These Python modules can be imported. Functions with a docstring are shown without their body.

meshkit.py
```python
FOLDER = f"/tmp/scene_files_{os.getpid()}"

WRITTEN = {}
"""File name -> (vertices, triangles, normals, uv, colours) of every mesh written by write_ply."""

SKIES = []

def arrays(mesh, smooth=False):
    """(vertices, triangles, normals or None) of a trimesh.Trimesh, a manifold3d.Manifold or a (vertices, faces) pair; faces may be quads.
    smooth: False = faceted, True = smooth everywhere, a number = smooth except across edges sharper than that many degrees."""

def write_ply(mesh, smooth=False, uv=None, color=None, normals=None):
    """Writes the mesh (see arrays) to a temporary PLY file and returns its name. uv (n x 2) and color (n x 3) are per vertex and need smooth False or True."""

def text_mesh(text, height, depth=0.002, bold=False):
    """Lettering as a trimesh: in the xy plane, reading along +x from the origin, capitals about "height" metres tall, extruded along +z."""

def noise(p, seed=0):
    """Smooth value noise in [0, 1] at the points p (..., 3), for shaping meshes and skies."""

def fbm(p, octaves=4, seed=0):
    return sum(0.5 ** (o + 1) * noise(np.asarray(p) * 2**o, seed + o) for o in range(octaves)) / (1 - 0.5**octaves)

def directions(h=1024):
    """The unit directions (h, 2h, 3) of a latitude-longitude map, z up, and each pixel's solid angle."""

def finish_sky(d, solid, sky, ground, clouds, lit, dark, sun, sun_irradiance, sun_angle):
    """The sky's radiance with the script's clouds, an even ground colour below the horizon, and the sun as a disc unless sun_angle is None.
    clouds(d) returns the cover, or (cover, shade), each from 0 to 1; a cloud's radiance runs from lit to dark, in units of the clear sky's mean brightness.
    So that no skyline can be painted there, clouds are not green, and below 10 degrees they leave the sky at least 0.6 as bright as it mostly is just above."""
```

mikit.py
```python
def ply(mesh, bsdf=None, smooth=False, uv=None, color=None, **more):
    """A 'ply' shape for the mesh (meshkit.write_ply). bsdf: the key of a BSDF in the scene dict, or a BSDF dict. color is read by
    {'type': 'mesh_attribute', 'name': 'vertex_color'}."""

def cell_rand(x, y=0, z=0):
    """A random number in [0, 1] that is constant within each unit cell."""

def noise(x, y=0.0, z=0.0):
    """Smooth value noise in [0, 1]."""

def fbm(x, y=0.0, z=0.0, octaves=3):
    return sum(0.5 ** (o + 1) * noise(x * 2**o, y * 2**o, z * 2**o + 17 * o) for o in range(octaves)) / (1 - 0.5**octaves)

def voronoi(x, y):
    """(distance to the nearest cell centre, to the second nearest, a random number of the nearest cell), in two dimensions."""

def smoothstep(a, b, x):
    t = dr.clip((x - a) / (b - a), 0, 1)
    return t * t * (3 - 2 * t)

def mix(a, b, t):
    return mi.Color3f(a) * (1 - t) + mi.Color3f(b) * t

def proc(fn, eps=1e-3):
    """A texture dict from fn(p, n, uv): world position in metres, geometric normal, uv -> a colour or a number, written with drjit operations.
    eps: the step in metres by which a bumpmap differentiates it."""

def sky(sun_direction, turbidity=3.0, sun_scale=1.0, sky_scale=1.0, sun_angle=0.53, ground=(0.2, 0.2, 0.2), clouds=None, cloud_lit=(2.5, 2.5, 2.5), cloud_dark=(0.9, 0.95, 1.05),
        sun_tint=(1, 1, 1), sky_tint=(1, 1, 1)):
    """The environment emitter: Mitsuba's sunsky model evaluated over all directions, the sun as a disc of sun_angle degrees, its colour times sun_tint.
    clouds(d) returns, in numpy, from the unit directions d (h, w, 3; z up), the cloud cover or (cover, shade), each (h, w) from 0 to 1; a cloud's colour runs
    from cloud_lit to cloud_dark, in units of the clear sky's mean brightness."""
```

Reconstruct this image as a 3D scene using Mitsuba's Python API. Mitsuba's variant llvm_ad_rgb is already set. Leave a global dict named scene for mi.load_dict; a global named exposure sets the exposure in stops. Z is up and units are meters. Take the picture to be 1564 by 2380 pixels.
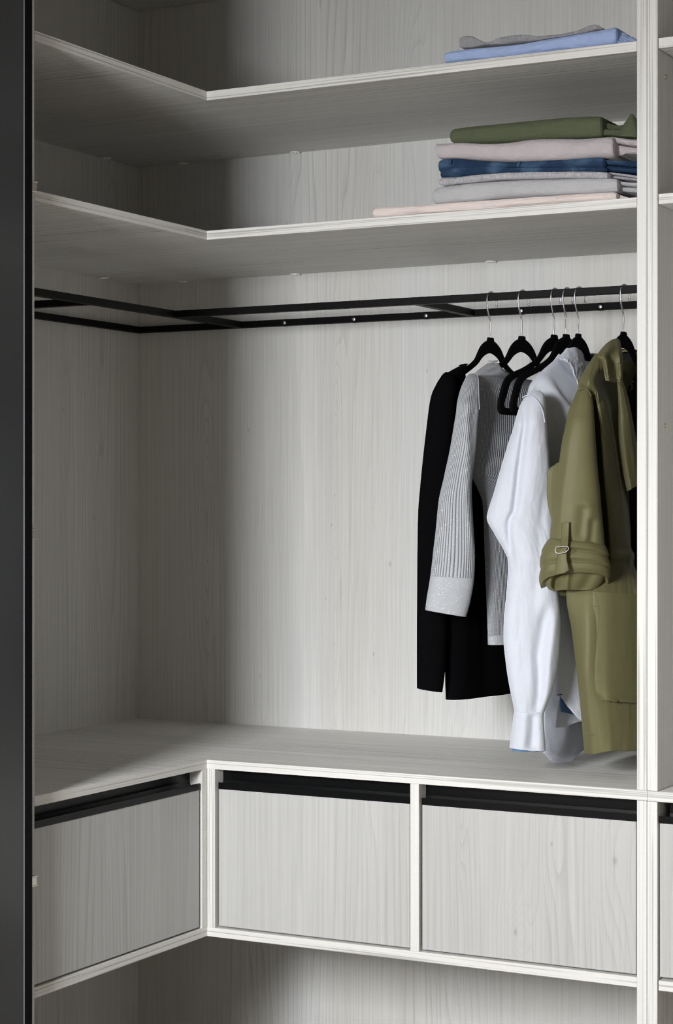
import math, numpy as np, trimesh, shapely, drjit as dr, mitsuba as mi, mikit
from shapely.geometry import Polygon, LineString, Point, box as sbox
from mikit import proc, noise, fbm, voronoi, cell_rand, smoothstep, mix, ply

T4 = mi.ScalarTransform4f
# ------------------------------------------------------------------ camera, light, exposure
H = 1.30                                    # height of the lens above the floor
YAW = math.radians(28.0597)
EYE = (2.5919, -3.8732, H)
exposure = 0.22
scene = {'type': 'scene'}
labels = {}
scene['camera'] = {
    'type': 'perspective', 'fov': 2 * math.degrees(math.atan(782 / 4583.9)), 'fov_axis': 'x',
    'principal_point_offset_y': 6.7 / 2380,
    'near_clip': 0.05, 'far_clip': 50,
    'to_world': T4().look_at(origin=EYE, target=(EYE[0] - math.sin(YAW), EYE[1] + math.cos(YAW), H), up=(0, 0, 1))}
# daylight from one window in the front wall, left of the camera; a header beam stands between it and the wardrobe
WIN_X0, WIN_X1, WIN_Z0, WIN_Z1, WIN_Y = 0.92, 1.52, 1.36, 2.30, -4.45
WIN_RADIANCE = (100.0, 101.0, 102.0)
ROOM_X1, ROOM_Z1, HIGH_Z1 = 3.9, 2.64, 2.64
HEAD_Y0, HEAD_Y1, HEAD_Z = -3.35, -3.20, 1.92

# ------------------------------------------------------------------ helpers
def key_for(name, parent=None):
    base = name if parent is None else parent + '__' + name
    k, i = base, 0
    def used(q): return q in scene or q in labels or any(s.startswith(q + '__') for s in scene)
    while used(k):
        i += 1
        k = '%s_%03d' % (base, i)
    return k

def obj(name, mesh, mat, parent=None, smooth=False, uv=None, label=None, **more):
    k = key_for(name, parent)
    scene[k] = ply(mesh, mat, smooth=smooth, uv=uv, **more)
    if label: labels[k] = {'label': label}
    return k

def thing(name, label, cat, group=None):
    k = key_for(name)
    labels[k] = {'label': label, 'category': cat}
    if group: labels[k]['group'] = group
    return k

def tag(k, label, cat, group=None):
    labels[k] = {'label': label, 'category': cat}
    if group: labels[k]['group'] = group
    return k

def struct(name, mesh, mat, label, parent=None):
    k = obj(name, mesh, mat, parent)
    labels[k] = {'label': label, 'kind': 'structure'}
    if parent is None: labels[k]['category'] = name.split('_')[0]
    return k

def bx(x0, x1, y0, y1, z0, z1, c=0.0006):
    """A board with chamfered edges; z is given above the lens height."""
    lo, hi = np.array([x0, y0, z0 + H]), np.array([x1, y1, z1 + H])
    c = min(c, 0.45 * float((hi - lo).min()))
    pts = []
    for sx in (0, 1):
        for sy in (0, 1):
            for sz in (0, 1):
                p = np.where([sx, sy, sz], hi, lo).astype(float)
                s = np.where([sx, sy, sz], -1.0, 1.0) * c
                for m in ((0, 1, 1), (1, 0, 1), (1, 1, 0)):
                    pts.append(p + s * np.array(m))
    return trimesh.convex.convex_hull(np.array(pts))

def slab(poly, z0, z1, c=0.0006):
    """A horizontal board of any outline with chamfered edges."""
    rings = []
    for z, ins in ((z0, c), (z0 + c, 0), (z1 - c, 0), (z1, c)):
        q = poly.buffer(-ins, join_style=2) if ins else poly
        xy = np.array(shapely.geometry.polygon.orient(q).exterior.coords)[:-1]
        k = np.argmin(xy[:, 0] * 3 + xy[:, 1] * 5)
        rings.append(np.column_stack([np.roll(xy, -k, 0), np.full(len(xy), z + H)]))
    n = len(rings[0]); v = np.vstack(rings); f = []
    for r in range(3):
        for i in range(n):
            j = (i + 1) % n
            a, b, c2, d = r * n + i, r * n + j, (r + 1) * n + j, (r + 1) * n + i
            f += [[a, b, c2], [a, c2, d]]
    tv, tf = trimesh.creation.triangulate_polygon(Polygon(rings[0][:, :2]), engine='earcut')
    idx = [int(np.argmin(((rings[0][:, :2] - p) ** 2).sum(1))) for p in tv]
    for t in tf:
        a, b, d = (idx[i] for i in t)
        p, q, r = rings[0][a, :2], rings[0][b, :2], rings[0][d, :2]
        if (q[0]-p[0])*(r[1]-p[1]) - (q[1]-p[1])*(r[0]-p[0]) < 0: b, d = d, b
        f.append([3 * n + a, 3 * n + b, 3 * n + d]); f.append([a, d, b])
    return trimesh.Trimesh(v, f, process=False)

def plate(poly, t, c=0.001, axis='x'):
    """A flat shape of thickness t cut from a (y, z) outline, standing in the plane x = 0, with bevelled edges."""
    polys = [poly]
    m = trimesh.creation.extrude_polygon(poly, t - 2 * c, engine='earcut')
    m.apply_translation([0, 0, c])
    q = poly.buffer(-c)
    m2 = trimesh.creation.extrude_polygon(q, t, engine='earcut')
    m = trimesh.util.concatenate([m, m2])
    v = m.vertices.copy()
    m.vertices = np.column_stack([v[:, 2] - t / 2, v[:, 0], v[:, 1]])
    return m

def tube(path, r, n=10, closed=False, caps=True):
    """A round wire along a 3-D path."""
    p = np.asarray(path, float)
    t = np.gradient(p, axis=0) if not closed else np.roll(p, -1, 0) - np.roll(p, 1, 0)
    t /= np.linalg.norm(t, axis=1, keepdims=True)
    ref = np.array([1.0, 0, 0]) if abs(t[0, 0]) < .9 else np.array([0, 1.0, 0])
    rr = np.broadcast_to(np.asarray(r, float), (len(p),))
    rings = []
    u = np.cross(t[0], ref); u /= np.linalg.norm(u)
    for i in range(len(p)):
        u = u - t[i] * (u @ t[i]); u /= np.linalg.norm(u)
        w = np.cross(t[i], u)
        a = np.linspace(0, 2 * np.pi, n, endpoint=False)
        rings.append(p[i] + rr[i] * (np.cos(a)[:, None] * u + np.sin(a)[:, None] * w))
    v = np.vstack(rings); f = []
    m = len(p)
    for i in range(m if closed else m - 1):
        i2 = (i + 1) % m
        for k in range(n):
            k2 = (k + 1) % n
            f += [[i*n+k, i*n+k2, i2*n+k2], [i*n+k, i2*n+k2, i2*n+k]]
    if caps and not closed:
        v = np.vstack([v, p[:1], p[-1:]])
        for k in range(n):
            k2 = (k + 1) % n
            f += [[len(v)-2, k2, k], [len(v)-1, (m-1)*n+k, (m-1)*n+k2]]
    return trimesh.Trimesh(v, f, process=False)

def smooth_path(pts, n=60):
    from scipy.interpolate import CubicSpline
    p = np.asarray(pts, float)
    s = np.r_[0, np.cumsum(np.linalg.norm(np.diff(p, axis=0), axis=1))]
    return CubicSpline(s, p)(np.linspace(0, s[-1], n))

def lathe(profile, n=24):
    return trimesh.creation.revolve(np.asarray(profile, float), sections=n)

# ------------------------------------------------------------------ materials
def bsdf(name, d, two=True):
    scene[name] = {'type': 'twosided', 'bsdf': d} if two else d
    return name

def principled(base, rough=.5, **k):
    if isinstance(base, (tuple, list)): base = {'type': 'rgb', 'value': list(base)}
    return {'type': 'principled', 'base_color': base, 'roughness': rough, **k}

WOOD = (0.560, 0.556, 0.540)
KNOTS = [  # (across, along, width, length, height in rings) of cathedral figures and knots in the wall veneer
    (0.515, -.035, .017, .05, 7.0), (0.522, .03, .014, .15, 6.5), (0.522, -.30, .012, .15, 6.5), (0.526, .21, .012, .17, 6.5), (0.52, -.55, .012, .10, 6.0), (0.62, 0.00, .010, .05, 2.0), (0.44, .27, .008, .04, 2.0), (0.66, -.12, .03, .2, 4.0), (0.19, -.12, .02, .22, 5.0), (0.19, .12, .018, .12, 4.0),
    (0.62, -.32, .02, .10, 4.0), (0.30, .18, .025, .35, 4.0), (0.84, .05, .03, .25, 3.5), (0.40, .64, .03, .14, 5.0),
    (0.93, .46, .025, .12, 5.0), (0.33, -.38, .02, .2, 4.5), (0.72, .93, .03, .12, 4.0), (1.15, .95, .03, .14, 4.0),
    (0.62, .66, .02, .2, 5.0), (0.75, .30, .02, .16, 4.0), (-.18, -.02, .03, .2, 4.0), (-.30, .22, .025, .2, 4.0),
    (-.12, .68, .025, .14, 4.0), (0.50, -.20, .015, .08, 3.0),
    # drawer fronts
    (0.63, -.765, .030, .045, 6.0), (1.28, -.635, .020, .035, 6.0), (1.29, -.745, .024, .050, 7.0), (0.82, -.62, .04, .14, 4.0),
    (0.88, -.72, .03, .20, 3.0), (1.10, -.70, .02, .12, 4.0), (0.70, -.60, .02, .10, 3.0)]

def grain(u, v, knots, seed=0.0, scale=1.0):
    """Tone of pale laminate: u runs across the grain, v along it, both in metres. About 1, darker on the grain lines."""
    f = u * 72 + 9.0 * fbm(u * 3.1 + seed, v * 0.50 + 3.7, seed, 3) + 3.0 * noise(u * 24 + seed, v * .9) + .8 * noise(u * 70 + seed, v * 2.2)
    spot = mi.Float(0)
    for (a, b, w, l, hgt) in knots:
        e = dr.exp(-dr.square((u - a) / w) - dr.square((v - b) / l))
        f += .62 * hgt * e
        spot += dr.exp(-dr.square((u - a) / (w * .10)) - dr.square((v - b) / (w * .20)))
    fr = f - dr.floor(f)
    line = dr.square(dr.square(fr)) * (1 - smoothstep(.93, 1.0, fr))
    fib = noise(u * 900 + seed, v * 14) - .5
    fib2 = noise(u * 330 + seed, v * 5 + 9) - .5
    band = fbm(u * 9 + seed + 40, v * .35, 5.0, 3) - .5
    sel = .25 + 1.2 * smoothstep(.25, .8, noise(u * 11 + 11, v * .9 + seed))
    return 1.0 - 0.17 * scale * line * sel + 0.060 * scale * fib + 0.105 * scale * fib2 + 0.13 * band - 0.25 * dr.minimum(spot, 1)

def edge_tone(u, v, seed=0.0):
    a = noise(u * 1500 + seed, v * 9) ; b = noise(u * 620 + seed, v * 3.1 + 5)
    c = fbm(u * 260, v * 1.7 + seed, 2.0, 2)
    dark = smoothstep(.50, .85, b) * smoothstep(.22, .55, c)
    return 1.09 + .08 * (a - .5) - .42 * dark

def tint(t, warm):
    return mi.Color3f(WOOD[0] * t, WOOD[1] * t * (1 - .015 * warm), WOOD[2] * t * (1 - .040 * warm))

def wood_face(p, n, uv):
    t = grain(p.x + p.y, p.z - H, KNOTS)
    w = 2 * noise((p.x + p.y) * 7 + 30, p.z * .6) - 1
    return tint(t, w)

def wood_drawer(p, n, uv):     # the drawer fronts are cut from a slightly greyer sheet
    t = grain(p.x + p.y + .004, p.z - H, KNOTS, scale=.9)
    return tint(t * .73, -.6 + 0 * t)

def wood_shelf(p, n, uv):
    flat = grain(p.y * 1.0 + p.z * 2.1, p.x * .9 + p.z * 1.7, [(-.30, .60, .03, .3, 4.0), (-.45, 1.1, .03, .25, 4.0), (-.70, .30, .04, .3, 4.0)], seed=7.3, scale=1.7)
    e = edge_tone(p.z, p.x + p.y, 3.0)
    return tint(dr.select(dr.abs(n.z) > .5, flat, e), 0.2)

def wood_side(p, n, uv):       # board standing in a plane x = const
    face = grain(p.y, p.z - H, [], seed=3.1)
    e = edge_tone(p.x, p.z, 1.0)
    return tint(dr.select(dr.abs(n.x) > .5, face, e), 0.0)

def wood_end(p, n, uv):        # board standing in a plane y = const
    face = grain(p.x, p.z - H, [], seed=5.1)
    e = edge_tone(p.y, p.z, 2.0)
    return tint(dr.select(dr.abs(n.y) > .5, face, e), 0.0)

for nm, fn in (('mat_wood_face', wood_face), ('mat_wood_drawer', wood_drawer), ('mat_wood_shelf', wood_shelf), ('mat_wood_side', wood_side), ('mat_wood_end', wood_end)):
    bsdf(nm, principled(proc(fn), .5, specular=.18))
bsdf('mat_black', principled((.003, .003, .003), .5, specular=.12))
bsdf('mat_black_handle', principled((.003, .0033, .0037), .26, specular=.16))
bsdf('mat_black_frame', principled((.002, .002, .0024), .6, specular=.08))
bsdf('mat_chrome', {'type': 'roughconductor', 'material': 'Cr', 'alpha': .12, 'distribution': 'ggx'})
bsdf('mat_brass', principled((.62, .55, .40), .30, metallic=1.0))
bsdf('mat_nickel', principled((.66, .62, .54), .32, metallic=1.0))
bsdf('mat_white_plastic', principled((.80, .79, .76), .4))
bsdf('mat_velvet', principled((.0035, .0035, .0038), .95, specular=.05))
bsdf('mat_plaster_light', principled((.66, .645, .62), .85))
bsdf('mat_plaster', principled((.48, .46, .43), .85))
def floor_fn(p, n, uv):
    row = dr.floor(p.x / .16)
    tone = .85 + .3 * cell_rand(row, dr.floor((p.y + row * .37) / 1.2))
    return mi.Color3f(.24, .218, .183) * (tone * (1 + .12 * (noise(p.x * 120, p.y * 4) - .5)))
bsdf('mat_floor', principled(proc(floor_fn), .45))
bsdf('mat_window_frame', principled((.7, .7, .7), .5))

# ------------------------------------------------------------------ the room
def plain(x0, x1, y0, y1, z0, z1):
    m = trimesh.creation.box(extents=(x1 - x0, y1 - y0, z1 - z0))
    m.apply_translation(((x0 + x1) / 2, (y0 + y1) / 2, (z0 + z1) / 2))
    return m
W = .10
struct('floor', plain(-.12, ROOM_X1, WIN_Y - .2, .12, -.1, 0), 'mat_floor', 'pale wood floor of the room')
struct('ceiling', plain(-.12, ROOM_X1, HEAD_Y1, .12, ROOM_Z1, ROOM_Z1 + .1), 'mat_plaster', 'plain ceiling over the wardrobe')
struct('ceiling_2', plain(-.12, ROOM_X1, WIN_Y - .2, HEAD_Y0, HIGH_Z1, HIGH_Z1 + .1), 'mat_plaster', 'plain ceiling behind the header')
struct('wall_header', plain(-.12, ROOM_X1, HEAD_Y0, HEAD_Y1, HEAD_Z, HIGH_Z1 + .1), 'mat_plaster', 'plain wall header over the wide opening in front of the wardrobe')
struct('wall_back', plain(-.12, ROOM_X1, .02, .12, 0, ROOM_Z1), 'mat_plaster', 'plain wall behind the long run of the wardrobe')
struct('wall_left', plain(-.12, -.02, WIN_Y, .02, 0, HIGH_Z1), 'mat_plaster', 'plain wall behind the short run of the wardrobe')
struct('wall_right', plain(ROOM_X1, ROOM_X1 + .1, WIN_Y, .02, 0, HIGH_Z1), 'mat_plaster_light', 'plain wall on the right of the room')
fw = trimesh.boolean.difference([plain(-.12, ROOM_X1, WIN_Y - .1, WIN_Y, 0, HIGH_Z1), plain(WIN_X0 - .06, WIN_X1 + .06, WIN_Y - .2, WIN_Y + .1, WIN_Z0 - .06, WIN_Z1 + .06)], engine='manifold')
struct('wall_front', fw, 'mat_plaster', 'plain wall with the window, facing the wardrobe')
w1 = 'window_1'
labels[w1] = {'label': 'upright window that lights the room', 'category': 'window', 'kind': 'structure'}
for (a, b, c, d) in ((WIN_X0 - .06, WIN_X0, WIN_Z0 - .06, WIN_Z1 + .06), (WIN_X1, WIN_X1 + .06, WIN_Z0 - .06, WIN_Z1 + .06), (WIN_X0, WIN_X1, WIN_Z0 - .06, WIN_Z0), (WIN_X0, WIN_X1, WIN_Z1, WIN_Z1 + .06)):
    obj('window_frame', plain(a, b, WIN_Y - .1, WIN_Y, c, d), 'mat_window_frame', w1)
pane = trimesh.Trimesh([[WIN_X0, WIN_Y - .06, WIN_Z0], [WIN_X1, WIN_Y - .06, WIN_Z0], [WIN_X1, WIN_Y - .06, WIN_Z1], [WIN_X0, WIN_Y - .06, WIN_Z1]], [[0, 2, 1], [0, 3, 2]], process=False)
if pane.face_normals[0][1] < 0: pane.invert()
obj('pane', pane, 'mat_window_frame', w1, emitter={'type': 'area', 'radiance': {'type': 'rgb', 'value': list(WIN_RADIANCE)}})
# ------------------------------------------------------------------ the wardrobe
TB = .018
DL, DR_, YL, XR = .548, .5788, -1.1375, 1.4317     # depth of the short and the long run, end panel, side panel
Z1, Z2, ZW, ZB = .8197, .5462, -.4914, -.8377       # tops of the shelves and of the worktop, underside of the base board
TOPZ, FLOORZ = 1.17, -1.30
XM, XP, XE = XR + TB + .001, XR + .0377, 2.35          # joint of the double panel, right face of it, end of the next unit

wc = thing('corner_wardrobe', 'pale wood grain lining of the open corner wardrobe behind the hanging clothes', 'wardrobe')
obj('back_panel', bx(0, XR, 0, .012, FLOORZ, TOPZ), 'mat_wood_face', wc)
obj('side_lining', bx(-.012, 0, YL - .02, .012, FLOORZ, TOPZ), 'mat_wood_face', wc)
obj('end_panel', bx(0, DL, YL - TB, YL, FLOORZ, TOPZ), 'mat_wood_end', wc)
obj('side_panel', bx(XR, XR + TB, -DR_, 0, ZW, TOPZ), 'mat_wood_side', wc)
lpoly = lambda e=0, g=0: Polygon([(g, -g), (XR - g, -g), (XR - g, -DR_ + e), (DL - e, -DR_ + e), (DL - e, YL + g), (g, YL + g)])
obj('top_board', slab(lpoly(), TOPZ, TOPZ + TB), 'mat_wood_shelf', wc)

def cover_mesh(x, y, z):
    m = lathe([[0, 0], [.0108, 0], [.0118, -.0012], [.0112, -.0026], [.0098, -.0028], [.0088, -.0014], [.0040, -.0014], [.003, -.003], [0, -.003]], 28)
    m.apply_translation((x, y, z + H))
    return m
for zt, lab, covers in ((Z1, 'upper L-shaped pale wood shelf holding the blue and grey folded shirts', ((.0115, -.149), (.131, -.0115), (.428, -.0115))),
                        (Z2, 'lower L-shaped pale wood shelf holding the tall stack of folded clothes', ((.0115, -.158), (.132, -.0115), (.428, -.0115), (.906, -.0115)))):
    s = thing('corner_shelf', lab, 'shelf')
    obj('board', slab(lpoly(0, .0003), zt - TB, zt), 'mat_wood_shelf', s)
    for (x, y) in covers:
        obj('cam_cover', cover_mesh(x, y, zt - TB), 'mat_white_plastic', s, smooth=40, label='small round pale plastic fitting cover')

wt = obj('worktop', slab(Polygon([(.0003, -.0003), (XM, -.0003), (XM, -DR_), (DL, -DR_), (DL, YL + .0003), (.0003, YL + .0003)]), ZW - TB, ZW), 'mat_wood_shelf')
tag(wt, 'L-shaped pale wood worktop over the drawers of the corner wardrobe', 'worktop')
bsdf('mat_door_glass', principled((.026, .027, .029), .30, specular=.6))
bsdf('mat_bead', principled((.085, .10, .105), .5))

# ------------------------------------------------------------------ drawer units
BT = ZB + TB                                   # top of the base board
DRZ0, DRZ1, LIP1 = BT + .0035, -.5470, -.5350     # drawer front bottom and top, top of the handle lip

def xform(m, left):
    """Turns a piece of the long run (front towards -y) into one of the short run (front towards +x)."""
    if left:
        v = m.vertices.copy()
        m = trimesh.Trimesh(np.column_stack([-v[:, 1], -v[:, 0], v[:, 2]]), m.faces[:, ::-1], process=False)
    return m

def prism(profile, a, b):
    """Extrudes a (y, z) outline along x from a to b; z above the lens height."""
    m = trimesh.creation.extrude_polygon(Polygon(profile), b - a, engine='earcut')
    v = m.vertices
    m.vertices = np.column_stack([v[:, 2] + a, v[:, 0], v[:, 1] + H])
    if m.volume < 0: m.invert()
    return m

def drawer(unit, a, b, front, left=False, panel_mat='mat_wood_drawer'):
    """A drawer front between a and b along the run, its face at 'front' from the wall, with a black lip handle and a black trough above."""
    f = -front
    d = obj('drawer', xform(bx(a, b, f, f + .018, DRZ0, DRZ1, .0012), left), panel_mat, unit)
    lip = [(f - .0012, DRZ1 - .0006), (f - .0012, LIP1), (f + .0012, LIP1), (f + .0012, DRZ1 + .0012), (f + .020, DRZ1 + .0012), (f + .020, DRZ1 - .0006)]
    obj('handle', xform(prism(lip, a, b), left), 'mat_black_handle', d, label='black metal lip handle')
    return d

def trough(unit, a, b, front, left=False):
    f = -front
    y0 = f + .022
    prof = [(y0 - .006, DRZ1 - .004), (y0 - .006, DRZ1 - .002), (y0, DRZ1 + .001), (y0 + .0035, LIP1 + .002), (y0 + .0035, ZW - TB - .0005), (y0 + .006, ZW - TB - .0005), (y0 + .006, DRZ1 - .012), (y0, DRZ1 - .012)]
    obj('finger_channel', xform(prism(prof, a, b), left), 'mat_black_handle', unit, label='black metal channel behind the drawer handle')

FR = DR_ - .0050                               # drawer fronts sit 5 mm back
u1 = thing('drawer_unit', 'pale wood unit with two wide drawers under the long run of the worktop', 'drawer unit', None)
obj('side_panel', bx(DL, DL + TB, -DR_, -.001, BT, ZW - TB), 'mat_wood_side', u1)
obj('divider', bx(.9906, 1.0086, -DR_, -.001, BT, ZW - TB), 'mat_wood_side', u1)
obj('base_board', bx(DL, XR, -DR_, -.001, ZB, BT), 'mat_wood_shelf', u1)
obj('side_panel', bx(XR, XR + TB, -DR_ - .0004, -.001, FLOORZ, ZW - TB - .0003), 'mat_wood_side', u1)
for (a, b, ta, tb) in ((.5718, .9874, .5668, .9904), (1.0128, 1.4288, 1.0088, XR)):
    drawer(u1, a, b, FR); trough(u1, ta, tb, FR)
u2 = thing('drawer_unit', 'pale wood one-drawer unit under the short run of the worktop by the door', 'drawer unit')
obj('side_panel', bx(.001, DL, -DR_ - TB, -DR_, BT, ZW - TB), 'mat_wood_end', u2)
obj('base_board', bx(.001, DL, YL, -.001, ZB, BT), 'mat_wood_shelf', u2)
drawer(u2, .6022, 1.1345, DL - .0030, True); trough(u2, .5970, 1.1372, DL - .0030, True)

# the neighbouring unit on the right of the double panel
w2 = thing('tall_unit', 'tall pale wood open unit at the right edge beside the double panel', 'wardrobe')
obj('side_panel', bx(XR + TB + .0006, XP, -DR_, 0, ZW, TOPZ), 'mat_wood_side', w2)
obj('back_panel', bx(XP, XE, 0, .012, FLOORZ, TOPZ), 'mat_wood_face', w2)
obj('side_panel', bx(XE, XE + TB, -DR_, .012, FLOORZ, TOPZ), 'mat_wood_side', w2)
obj('top_board', bx(XR + .002, XE + TB, -DR_, .012, TOPZ, TOPZ + TB), 'mat_wood_shelf', w2)
def screw_mesh():
    head = lathe([[0, 0], [.0042, 0], [.0042, .0008], [.0034, .0020], [.0018, .0024], [0, .0024]], 24)
    cross = trimesh.util.concatenate([trimesh.creation.box((.0046, .0009, .002)), trimesh.creation.box((.0009, .0046, .002))])
    cross.apply_translation((0, 0, .0023))
    return trimesh.boolean.difference([head, trimesh.boolean.union([trimesh.creation.box((.0046, .0009, .002)).apply_translation((0, 0, .0026)), trimesh.creation.box((.0009, .0046, .002)).apply_translation((0, 0, .0026))], engine='manifold')], engine='manifold')
def facing(m, axis, p):
    """Turns a piece that looks up into one that looks along +x or -y and sets it at p."""
    R = trimesh.transformations.rotation_matrix
    m = m.copy()
    m.apply_transform(R(math.pi / 2, (0, 1, 0)) if axis == 'x' else R(math.pi / 2, (1, 0, 0)))
    m.apply_translation((p[0], p[1], p[2] + H))
    return m
for z in (.761, .147):
    obj('screw', facing(screw_mesh(), 'x', (XP, -.536, z)), 'mat_brass', w2, smooth=35, label='small metal screw head')
for zt, lab in ((.8205, 'upper pale wood shelf at the right edge beyond the double panel'), (.5490, 'lower pale wood shelf at the right edge beyond the double panel')):
    tag(obj('shelf', bx(XP + .0014, XE, -DR_ + .0002, 0, zt - TB, zt), 'mat_wood_shelf'), lab, 'shelf')
tag(obj('worktop', bx(XM + .0003, XE, -DR_ - .0002, 0, ZW - TB - .0006, ZW - .0004), 'mat_wood_shelf'), 'short piece of pale wood worktop right of the joint on the double panel', 'worktop')
u3 = thing('drawer_unit', 'pale wood drawer unit mostly cut off by the right edge of the picture', 'drawer unit')
obj('side_panel', bx(XR + TB + .0006, XP - .0003, -DR_ - .0004, -.001, FLOORZ, ZW - TB - .0010), 'mat_wood_side', u3)
obj('base_board', bx(XP + .0012, XE, -DR_, -.001, ZB - .0012, BT - .0012, .0012), 'mat_wood_shelf', u3)
drawer(u3, XP + .0014, XE - .003, DR_ - .0062); trough(u3, XP + .012, XE, DR_ - .0062)

# ------------------------------------------------------------------ the dark framed door folded back at the left
DX = .572
dy = -1.1752
dr_ = thing('wardrobe_door', 'tall dark grey glass door with black metal frame, standing open at the left edge', 'door')
def stile(y0, y1, z0, z1): return bx(DX - .021, DX, y0, y1, z0, z1, .0008)
DZ0, DZ1 = -1.25, 1.16
obj('frame_stile', stile(dy - .0205, dy, DZ0, DZ1), 'mat_black_frame', dr_)
obj('frame_stile', stile(dy - .50, dy - .4795, DZ0, DZ1), 'mat_black_frame', dr_)
obj('frame_rail', stile(dy - .4795, dy - .0205, DZ1 - .0205, DZ1), 'mat_black_frame', dr_)
obj('frame_rail', stile(dy - .4795, dy - .0205, DZ0, DZ0 + .0205), 'mat_black_frame', dr_)
obj('glass', bx(DX - .012, DX - .0012, dy - .4795, dy - .0235, DZ0 + .0205, DZ1 - .0205, .0003), 'mat_door_glass', dr_, label='satin dark grey glass')
obj('glass_bead', bx(DX - .012, DX + .0004, dy - .0235, dy - .0205, DZ0 + .0205, DZ1 - .0205, .0010), 'mat_bead', dr_, label='thin pale bead along the glass')
for z in (.5505, -.0420, -.6350):
    h = obj('hinge', trimesh.util.concatenate([bx(DL + .0004, DL + .0075, dy - .006, YL - .0022, z - .0095, z + .0095, .0015), bx(DL - .040, DL + .0004, YL + .0002, YL + .0045, z - .0085, z + .0085, .001)]), 'mat_nickel', dr_, label='pale metal hinge')
    for q in (-1, 1):
        obj('hinge_lug', bx(DL + .0070, DL + .0092, dy - .002, YL - .0022, z + q * .0078 - .0012, z + q * .0078 + .0012, .0006), 'mat_nickel', h)

# ------------------------------------------------------------------ the black rail frame
RZ0, RZ1 = .4125, .4270
YF0, YF1 = -.2930, -.2760                      # front rail
XF0, XF1 = .2745, .2915
rf = thing('hanging_rail', 'black metal rail frame fixed to the walls under the lower shelf', 'clothes rail')
def bar(name, *a, **k): return obj(name, bx(*a, .0008), 'mat_black', rf)
bar('wall_bar', XF1, .853, -.0150, 0, RZ0, RZ1)
bar('wall_bar', .869, XR, -.0150, 0, RZ0, RZ1)
bar('wall_bar', .0150, XF0, -.0150, 0, RZ0, RZ1)
bar('wall_bar', 0, .0150, YL, 0, RZ0, RZ1)
bar('front_rail', XF1, XR, YF0, YF1, RZ0, RZ1)
bar('front_rail', XF0, XF1, YL, 0, RZ0, RZ1)
bar('cross_bar', .853, .869, YF1, 0, RZ0, RZ1)
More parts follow.
